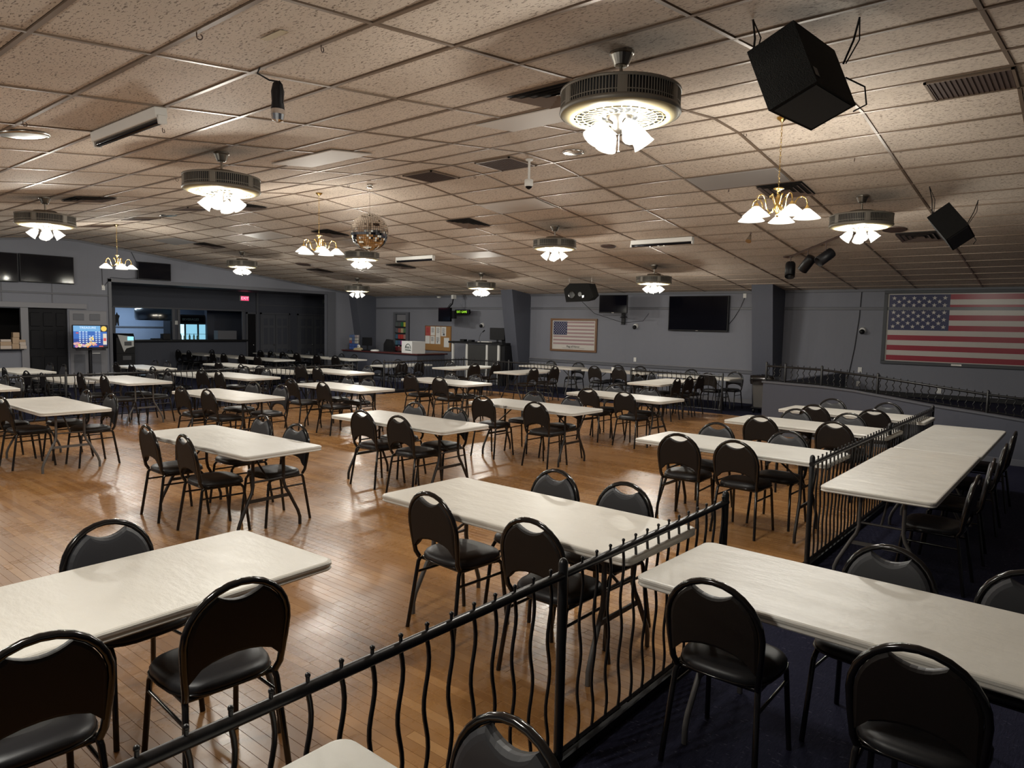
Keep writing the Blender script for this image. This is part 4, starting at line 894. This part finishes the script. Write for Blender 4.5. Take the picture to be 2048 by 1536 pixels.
for k in range(5): MB().tube([(0, -.25, .1), (.28*cos(1.257*k), -.25+.28*sin(1.257*k), .05)], .02, 6).ball((.28*cos(1.257*k), -.25+.28*sin(1.257*k), .03), .03, 8, 5).build('leg', M['black'], oc)
MB().bevbox((-.5, -.3, .66), (-.26, -.1, .70), .01).build('armrest', M['black'], oc)
bt = thing('bottle', 'clear bottle standing on the counter beside the white box', 'bottle', (-18.0, 15.8, CT)); MB().lathe([(.035, 0), (.035, .15), (.015, .19), (.015, .21)], n=14).build('body', M['acrylic'], bt); MB().lathe([(.017, .21), (.017, .23)], n=12).build('cap', M['white'], bt)
bx = thing('cardboard_box', 'white cardboard box with dark arched emblem on the counter', 'box', (-17.45, 15.95, CT), G(-12)); MB().bevbox((-.34, -.25, 0), (.34, .25, .40), .006).build('carton', M['paper'], bx)
em = MB().tube([(.17*cos(t), -.254, .16+.15*sin(t)) for t in [pi*i/12 for i in range(13)]], .012, 4); em.xf(Matrix.Translation((.08, 0, 0)))
for k in range(4): em.box((-.05+.06*k, -.256, .16), (-.02+.06*k, -.252, .24-.02*(k % 2)))
em.box((-.10, -.256, .10), (.26, -.252, .125)); plain('emblem_green', (.02, .05, .04)); em.build('emblem', M['emblem_green'], bx)
t = thing('cabinet_monitor', 'black television on an angled ceiling arm above the cork board', 'television', (-16.75, 16.75, 1.93), G(-14), 'flat televisions')
MB().bevbox((-.42, -.04, 0), (.34, .03, .46), .01).build('screen', M['screen'], t); MB().bevbox((.1, .03, .1), (.48, .13, .36), .01).build('back_cover', M['black'], t); MB().tube([(0, .05, .4), (0, .25, .6), (.0, .3, .85)], .022, 6).tube([(0, .05, .45), (-.18, .3, .62)], .01, 5).build('ceiling_arm', M['black'], t); MB().bevbox((-.06, .24, .76), (.06, .36, .9), .01).build('mount_box', M['white'], t)
ls = thing('led_sign', 'small black scrolling sign with green letters on the wall', 'sign', (-16.3, YB-.3, 2.26), G(-6)); MB().bevbox((-.42, -.04, -.08), (.30, .03, .08), .008).build('housing', M['black'], ls); M['led'] = emis('green_led', (.42, .9, .05), .8); text('NEXT: GAME', .105, M['led'], ls, (-.10, -.042, 0), RB); MB().tube([(0, .03, 0), (0, .3, 0)], .02, 6).build('bracket', M['black'], ls)
# sound cart
sc = thing('sound_cart', 'dark sound desk with white posts before the back wall', 'desk', (-16.15, 16.45, LOW))
MB().bevbox((-.12, -.05, 1.36), (2.20, .62, 1.42), .006).build('desktop', M['black'], sc)
for x in (.03, .66, 1.52, 2.0): MB().bevbox((x-.035, .0, .0), (x+.035, .05, 1.36), .004).build('post', M['white'], sc)
for xa, xb in ((.70, 1.48), (1.56, 1.96)): MB().box((xa, .02, .45), (xb, .04, 1.34)).build('panel', plain('charcoal_panel', (.035, .035, .035), .6), sc)
MB().box((.06, .02, .55), (.62, .04, .62)).box((.33, .3, .55), (.37, .33, 1.3)).build('shelf', M['white'], sc); MB().box((2.03, .05, .3), (2.22, .55, 1.35)).build('side_panel', M['black'], sc)
z = LOW+1.42
t = thing('monitor', 'black desktop monitor seen from behind on the sound desk', 'monitor', (-14.45, 16.75, z), G(8)); MB().bevbox((-.27, -.03, .08), (.27, .03, .46), .01).build('screen', M['black'], t); MB().tube([(0, 0, 0), (0, 0, .15)], .03, 6).lathe([(.12, 0), (.1, .015)], n=14).build('stand', M['black'], t)
o = MB().bevbox((-14.4, 16.9, z), (-14.2, 17.05, z+.34), .01).build('computer_tower', M['speaker_grille']); tag(o, 'dark upright computer case behind the desktop monitor', 'computer')
t = thing('microphone', 'gooseneck microphone on the sound desk', 'microphone', (-15.1, 16.6, z)); MB().lathe([(.05, 0), (.04, .02)], n=12).build('base', M['white'], t); MB().tube([(0, 0, .02), (.02, 0, .15), (.10, -.02, .27), (.2, -.03, .33)], .006, 5).build('gooseneck', M['nickel'], t); MB().tube([(.19, -.03, .325), (.27, -.04, .37)], .02, 8).build('capsule', M['black'], t)
for i, (x, w2, h2, mt, lb) in enumerate(((-15.75, .18, .07, 'black', 'left small black device on the sound desk'), (-15.4, .16, .06, 'black', 'right small black device on the sound desk'), (-14.75, .34, .03, 'white', 'white papers on the sound desk'))):
    o = MB().bevbox((x-w2/2, 16.5, z), (x+w2/2, 16.65, z+h2), .008).build('papers' if i == 2 else 'audio_device', M[mt]); tag(o, lb, 'papers' if i == 2 else 'device')
o = MB().bevbox((-13.95, 16.2, LOW), (-13.74, 16.5, .75), .01).build('floor_speaker', M['black']); tag(o, 'slim black cabinet standing right of the sound desk', 'cabinet')
# waste bin on a dolly by the right column
bn = thing('waste_bin', 'grey waste bin with black liner on a wheeled dolly', 'bin', (-5.62, 15.75, 0))
plain('bin_grey', (.10, .095, .09), .5); MB().loft([rrect(.38, .38, .05, .14), rrect(.48, .48, .06, .80)]).build('body', M['bin_grey'], bn)
P = rrect(.53, .53, .08, 0, 6); MB().loft([[(x*1.0, y*1.0, .66+.015*sin(i*2.1)) for i, (x, y, q) in enumerate(P)], [(x*1.04, y*1.04, .76+.012*sin(i*3.7)) for i, (x, y, q) in enumerate(P)], [(x*1.02, y*1.02, .84+.015*sin(i*2.9)) for i, (x, y, q) in enumerate(P)], [(x*.8, y*.8, .80) for x, y, q in P], [(x*.6, y*.6, .6) for x, y, q in P]], smooth=True).build('liner', M['gloss'], bn)
MB().bevbox((-.22, -.22, .10), (.22, .22, .14), .01).build('dolly', M['black'], bn)
for sx in (-.17, .17):
    for sy in (-.17, .17): MB().tube([(sx-.015, sy, .05), (sx+.015, sy, .05)], .05, 12).build('wheel', M['black'], bn)
# white cups on the wall tables
for x, lb in ((-9.45, 'left'), (-8.85, 'right')):
    o = MB().lathe([(.028, 0), (.036, .09), (.033, .09), (.026, .006)], (x, 15.5, .742), 14).build('cup', M['white']); tag(o, '%s small white cup on the middle table along the back wall' % lb, 'cup', 'white cups')

# ---------------------------------------------------------------- left wall things
def wall_tv(label, ya, yb, z0, z1):
    r = thing('television', label, 'television', (XL+.06, (ya+yb)/2, z0), pi/2, 'flat televisions'); wd = yb-ya; ht = z1-z0
    MB().bevbox((-wd/2, -.06, 0), (wd/2, 0, ht), .008).build('housing', M['black'], r); MB().box((-wd/2+.015, -.063, .025), (wd/2-.015, -.06, ht-.015)).build('screen', M['screen'], r); MB().box((-.2, 0, ht*.3), (.2, .06, ht*.7)).build('wall_mount', M['black'], r)
    return r
for r in (wall_tv('television at the left picture edge, high on the grey wall', 4.70, 5.94, 2.68, 3.42), wall_tv('wide television high on the left wall, right of another', 5.98, 7.23, 2.70, 3.43), wall_tv('small dark television high above the alcove opening', 8.89, 9.84, 2.95, 3.46)): pass
r = thing('wall_outlet', 'white outlet with cord on the left wall beside alcove', 'outlet', (XL, 8.0, 2.66), pi/2, 'white wall outlets'); MB().bevbox((-.04, -.012, -.07), (.04, 0, .07), .003).build('cover_plate', M['white'], r); MB().bevbox((-.02, -.03, -.05), (.02, -.011, -.02), .003).build('socket', M['paper'], r)
o = MB().tube([(XL+.012, 7.98, 2.7), (XL+.012, 7.97, 3.2)], .006, 5).tube([(XL+.02, 8.02, 2.7), (XL+.02, 8.2, 2.96), (XL+.05, 8.6, 2.94), (XL+.05, 8.95, 2.99)], .006, 5).build('cord', M['black']); tag(o, 'black cord between left wall outlet and small television', 'cord')
o = MB().tube([(XL+.02, 8.75, cz(8.75)-.02), (XL+.02, 8.92, 3.4)], .006, 5).build('cord', M['black']); tag(o, 'black cord from the ceiling to the small television', 'cord')
# packets on the serving hatch
plain('kraft', (.40, .28, .18)); plain('pale_box', (.52, .44, .38))
for i, (y, z, w2, h2, mt, lb) in enumerate(((5.62, .96, .24, .09, 'pale_box', 'lowest pale carton at hatch left'), (5.62, 1.05, .24, .10, 'kraft', 'brown carton stacked at hatch left'), (5.62, 1.15, .22, .06, 'pale_box', 'top pale carton at hatch left'), (5.84, .96, .17, .14, 'kraft', 'lower kraft carton at hatch centre'), (5.84, 1.10, .15, .16, 'kraft', 'middle kraft carton at hatch centre'), (5.85, 1.26, .14, .13, 'kraft', 'topmost kraft carton at hatch centre'),
                                         (5.99, .96, .16, .09, 'pale_box', 'lowest white carton at hatch right'), (5.98, 1.05, .15, .09, 'pale_box', 'middle white carton at hatch right'), (5.98, 1.14, .14, .06, 'kraft', 'top flat carton at hatch right'))):
    o = MB().bevbox((XL-.02, y-w2/2, z), (XL+.12, y+w2/2, z+h2-.002), .004).build('carton', M[mt]); tag(o, lb + ' on the left wall', 'carton', 'cartons on the serving hatch')
# lit picture screen on a stand
st = thing('game_screen', 'lit underwater picture screen on a black floor stand', 'screen', (XL+.65, 7.4, LOW), pi/2-.12)
MB().bevbox((-.42, -.03, 1.10), (.42, .03, 1.73), .01).build('bezel', M['black'], st); MB().tube([(0, .05, .02), (0, .05, 1.3)], .045, 8).build('pole', M['black'], st); MB().bevbox((-.3, -.25, 0), (.3, .25, .03), .01).build('base', M['black'], st); MB().bevbox((-.35, -.12, 1.05), (.35, .0, 1.08), .006).build('shelf', M['black'], st)
E_ = {k: emis('screen_'+k, c, .9) for k, c in dict(sky=(.15, .36, .62), blue=(.03, .12, .42), deep=(.015, .05, .25), white=(.65, .78, .9), gold=(.8, .55, .1), orange=(.75, .25, .06), coral=(.6, .32, .3), pink=(.5, .2, .35), black=(.02, .02, .03), pale=(.6, .55, .45), red=(.55, .08, .08)).items()}
pic = MB(); mats_ = list(E_.values()); ix = {k: i for i, k in enumerate(E_)}
def q(c, x0, z0, x1, z1, y=-.031): pic.cur = ix[c]; pic.add([(x0, y, z0), (x1, y, z0), (x1, y, z1), (x0, y, z1)], [(0, 1, 2, 3)])
def disc(c, x, z, r_, y=-.033, n=12): pic.cur = ix[c]; pic.add([(x+r_*cos(2*pi*k/n), y, z+r_*sin(2*pi*k/n)) for k in range(n)], [tuple(range(n))])
q('deep', -.40, 1.13, .40, 1.36); q('blue', -.40, 1.36, .40, 1.56); q('sky', -.40, 1.56, .40, 1.71)
for i in range(6):
    for k in range(7):
        if not (i < 2 and k in (3, 4)): q('white', -.27+.077*k, 1.53-.055*i, -.225+.077*k, 1.552-.055*i, -.032)
random.seed(3)
for k in range(34):
    x = -.38+.52*random.random(); disc(random.choice(['gold', 'orange', 'orange', 'coral', 'pale', 'gold', 'pink']), x, 1.13+.10*random.random()*(1 if x < -.25 or x > -.02 else .6)+.02, random.uniform(.018, .04))
for k in range(9): disc(random.choice(['gold', 'pale', 'gold']), -.03+.12*random.random(), 1.2+.2*random.random(), .025)
q('black', .24, 1.55, .40, 1.71, -.034); disc('gold', .325, 1.635, .07, -.036, 16); q('pale', .30, 1.2, .39, 1.50, -.034); q('red', .31, 1.30, .38, 1.38, -.036); q('black', .2, 1.13, .40, 1.18, -.034); q('red', .2, 1.14, .3, 1.17, -.036); q('red', -.34, 1.5, -.28, 1.53, -.034)
pic.build('picture', mats_, st); text('TREASURE', .085, E_['white'], st, (-.06, -.034, 1.655), RB)
# cash machine
at = thing('cash_machine', 'black cash machine with pale face panel in the alcove', 'cash machine', (-24.3, 9.55, LOW), pi/2)
MB().bevbox((-.28, -.2, 0), (.28, .35, .80), .01).build('cabinet', M['black'], at); MB().prism([(-.2, .80), (.35, .80), (.35, 1.44), (-.12, 1.44), (-.2, 1.3)], lambda a, b: (-.28, a, b), lambda a, b: (.28, a, b)).build('head', M['black'], at)
MB().prism([(-.24, 1.40), (.25, 1.34), (.25, 1.02), (.02, .96), (-.05, .84)], lambda a, b: (a, -.205, b), lambda a, b: (a, -.2, b)).build('face_panel', M['white'], at)
M['atm_screen'] = emis('cash_screen', (.25, .65, .9), 1.2); MB().bevbox((.06, -.215, 1.22), (.24, -.2, 1.34), .003).build('screen', M['atm_screen'], at); MB().bevbox((-.04, -.214, 1.05), (.18, -.2, 1.18), .004).build('keypad', plain('keypad_grey', (.12, .12, .13)), at); MB().bevbox((-.1, -.214, .58), (.16, -.2, .72), .006).build('dispenser', plain('slot_grey', (.10, .10, .11)), at)
# exit and lounge signs
ex = thing('exit_sign', 'lit red EXIT sign above the alcove hatch', 'exit sign', (XA+.02, 14.28, 2.56), pi/2); MB().bevbox((-.18, -.06, 0), (.18, 0, .20), .008).build('housing', M['white'], ex); M['exit_red'] = emis('exit_red', (.75, .03, .12), 1.2); MB().box((-.15, -.064, .02), (.17, -.06, .18)).build('lit_face', M['exit_red'], ex); M['exit_letter'] = emis('exit_letter', (1, .55, .6), 1.2); text('EXIT', .15, M['exit_letter'], ex, (.01, -.066, .10), RB)
ln = thing('letter_sign', 'pale lettered sign high on the far panelled wall', 'sign', (XA+.02, 18.05, 2.60), pi/2); MB().bevbox((-.2, -.03, 0), (.2, 0, .17), .006).build('board', plain('sign_grey', (.16, .17, .17)), ln); text('NGE', .15, M['white'], ln, (0, -.034, .085), RB)
o = MB().bevbox((XA, 11.63, 1.62), (XA+.03, 11.74, 1.76), .004).build('wall_phone', M['white']); tag(o, 'small white box on the post between hatch windows', 'switch box')
for y_, lb in ((9.72, 'left'), (9.92, 'right')):
    o = MB().prism([(-.06, 0), (-.02, 0), (0, .14), (.02, 0), (.06, 0), (.05, .22), (.09, .34), (.03, .38), (.0, .46), (-.03, .38), (-.09, .34), (-.05, .22)], lambda a, b: (XA-.5, y_+a, 1.55+b), lambda a, b: (XA-.48, y_+a, 1.55+b)).build('wall_silhouette', M['black']); tag(o, '%s small black dancing figure on the hatch wall' % lb, 'wall decoration', 'black wall figures')
# cooler, hood and bits behind the hatch
co = thing('drinks_cooler', 'lit three-door drinks cooler behind the hatch window', 'cooler', (-27.55, 13.35, LOW), pi/2)
MB().bevbox((-.78, .0, 0), (.86, .6, 2.12), .01).build('cabinet', M['black'], co); MB().box((-.7, -.02, 1.80), (.8, .0, 2.06)).build('header', M['screen'], co); text('BEVERAGES', .13, plain('sign_teal', (.10, .16, .17)), co, (0, -.024, 1.93), RB)
M['cool'] = emis('cooler_glow', (.50, .85, 1.0), 1.3); M['cool2'] = emis('cooler_glow_dim', (.22, .48, .62), 1.0)
for k in range(3):
    x = -.70+.52*k; MB().box((x, -.006, .2), (x+.44, -.002, 1.74)).build('lit_interior', M['cool'] if k == 0 else M['cool2'], co); MB().box((x, -.03, .2), (x+.44, -.025, 1.74)).build('glass_door', M['glass'], co)
    for j in range(4): 
        MB().box((x, -.02, .45+.3*j), (x+.44, -.008, .465+.3*j)).build('shelf', M['white'], co)
    MB().tube([(x+.40, -.06, .8), (x+.40, -.06, 1.3)], .012, 6).build('handle', M['black'], co)
plain('bottle_green', (.03, .12, .05), .2)
for k in range(5):
    o = MB().lathe([(.03, 0), (.03, .12), (.012, .17), (.012, .21)], (XA-.2, 11.95+.16*k, 1.09), 12).build('bottle', M['bottle_green']); tag(o, '%s small dark bottle from the left on the hatch sill before the cooler' % ('first', 'second', 'third', 'fourth', 'fifth')[k], 'bottle', 'bottles on the hatch sill')
hd = thing('range_hood', 'curved shiny steel hood hanging behind the hatch', 'hood', (-27.3, 11.85, 1.75), pi/2); MB().lathe([(.62, 0), (.66, .1), (.66, .42), (.5, .46)], n=32).build('canopy', M['nickel'], hd); MB().tube([(0, 0, .4), (0, 0, .85)], .2, 16).build('duct', M['nickel'], hd)
o = MB().bevbox((XA-.25, 11.25, 1.09), (XA-.02, 11.5, 1.30), .01).build('till', M['black']); tag(o, 'dark till on the hatch sill left of the post', 'till')
o = MB().bevbox((XA-.25, 10.9, 1.09), (XA-.02, 11.22, 1.13), .006).build('tray', M['black']); tag(o, 'flat dark tray beside the till on hatch sill', 'tray')
o = MB().bevbox((XA-.6, 13.4, 1.0), (XA-.3, 14.15, 1.42), .01).build('menu_board', plain('dim_white', (.16, .16, .18))); tag(o, 'dim white panel standing inside the right hatch window', 'panel')
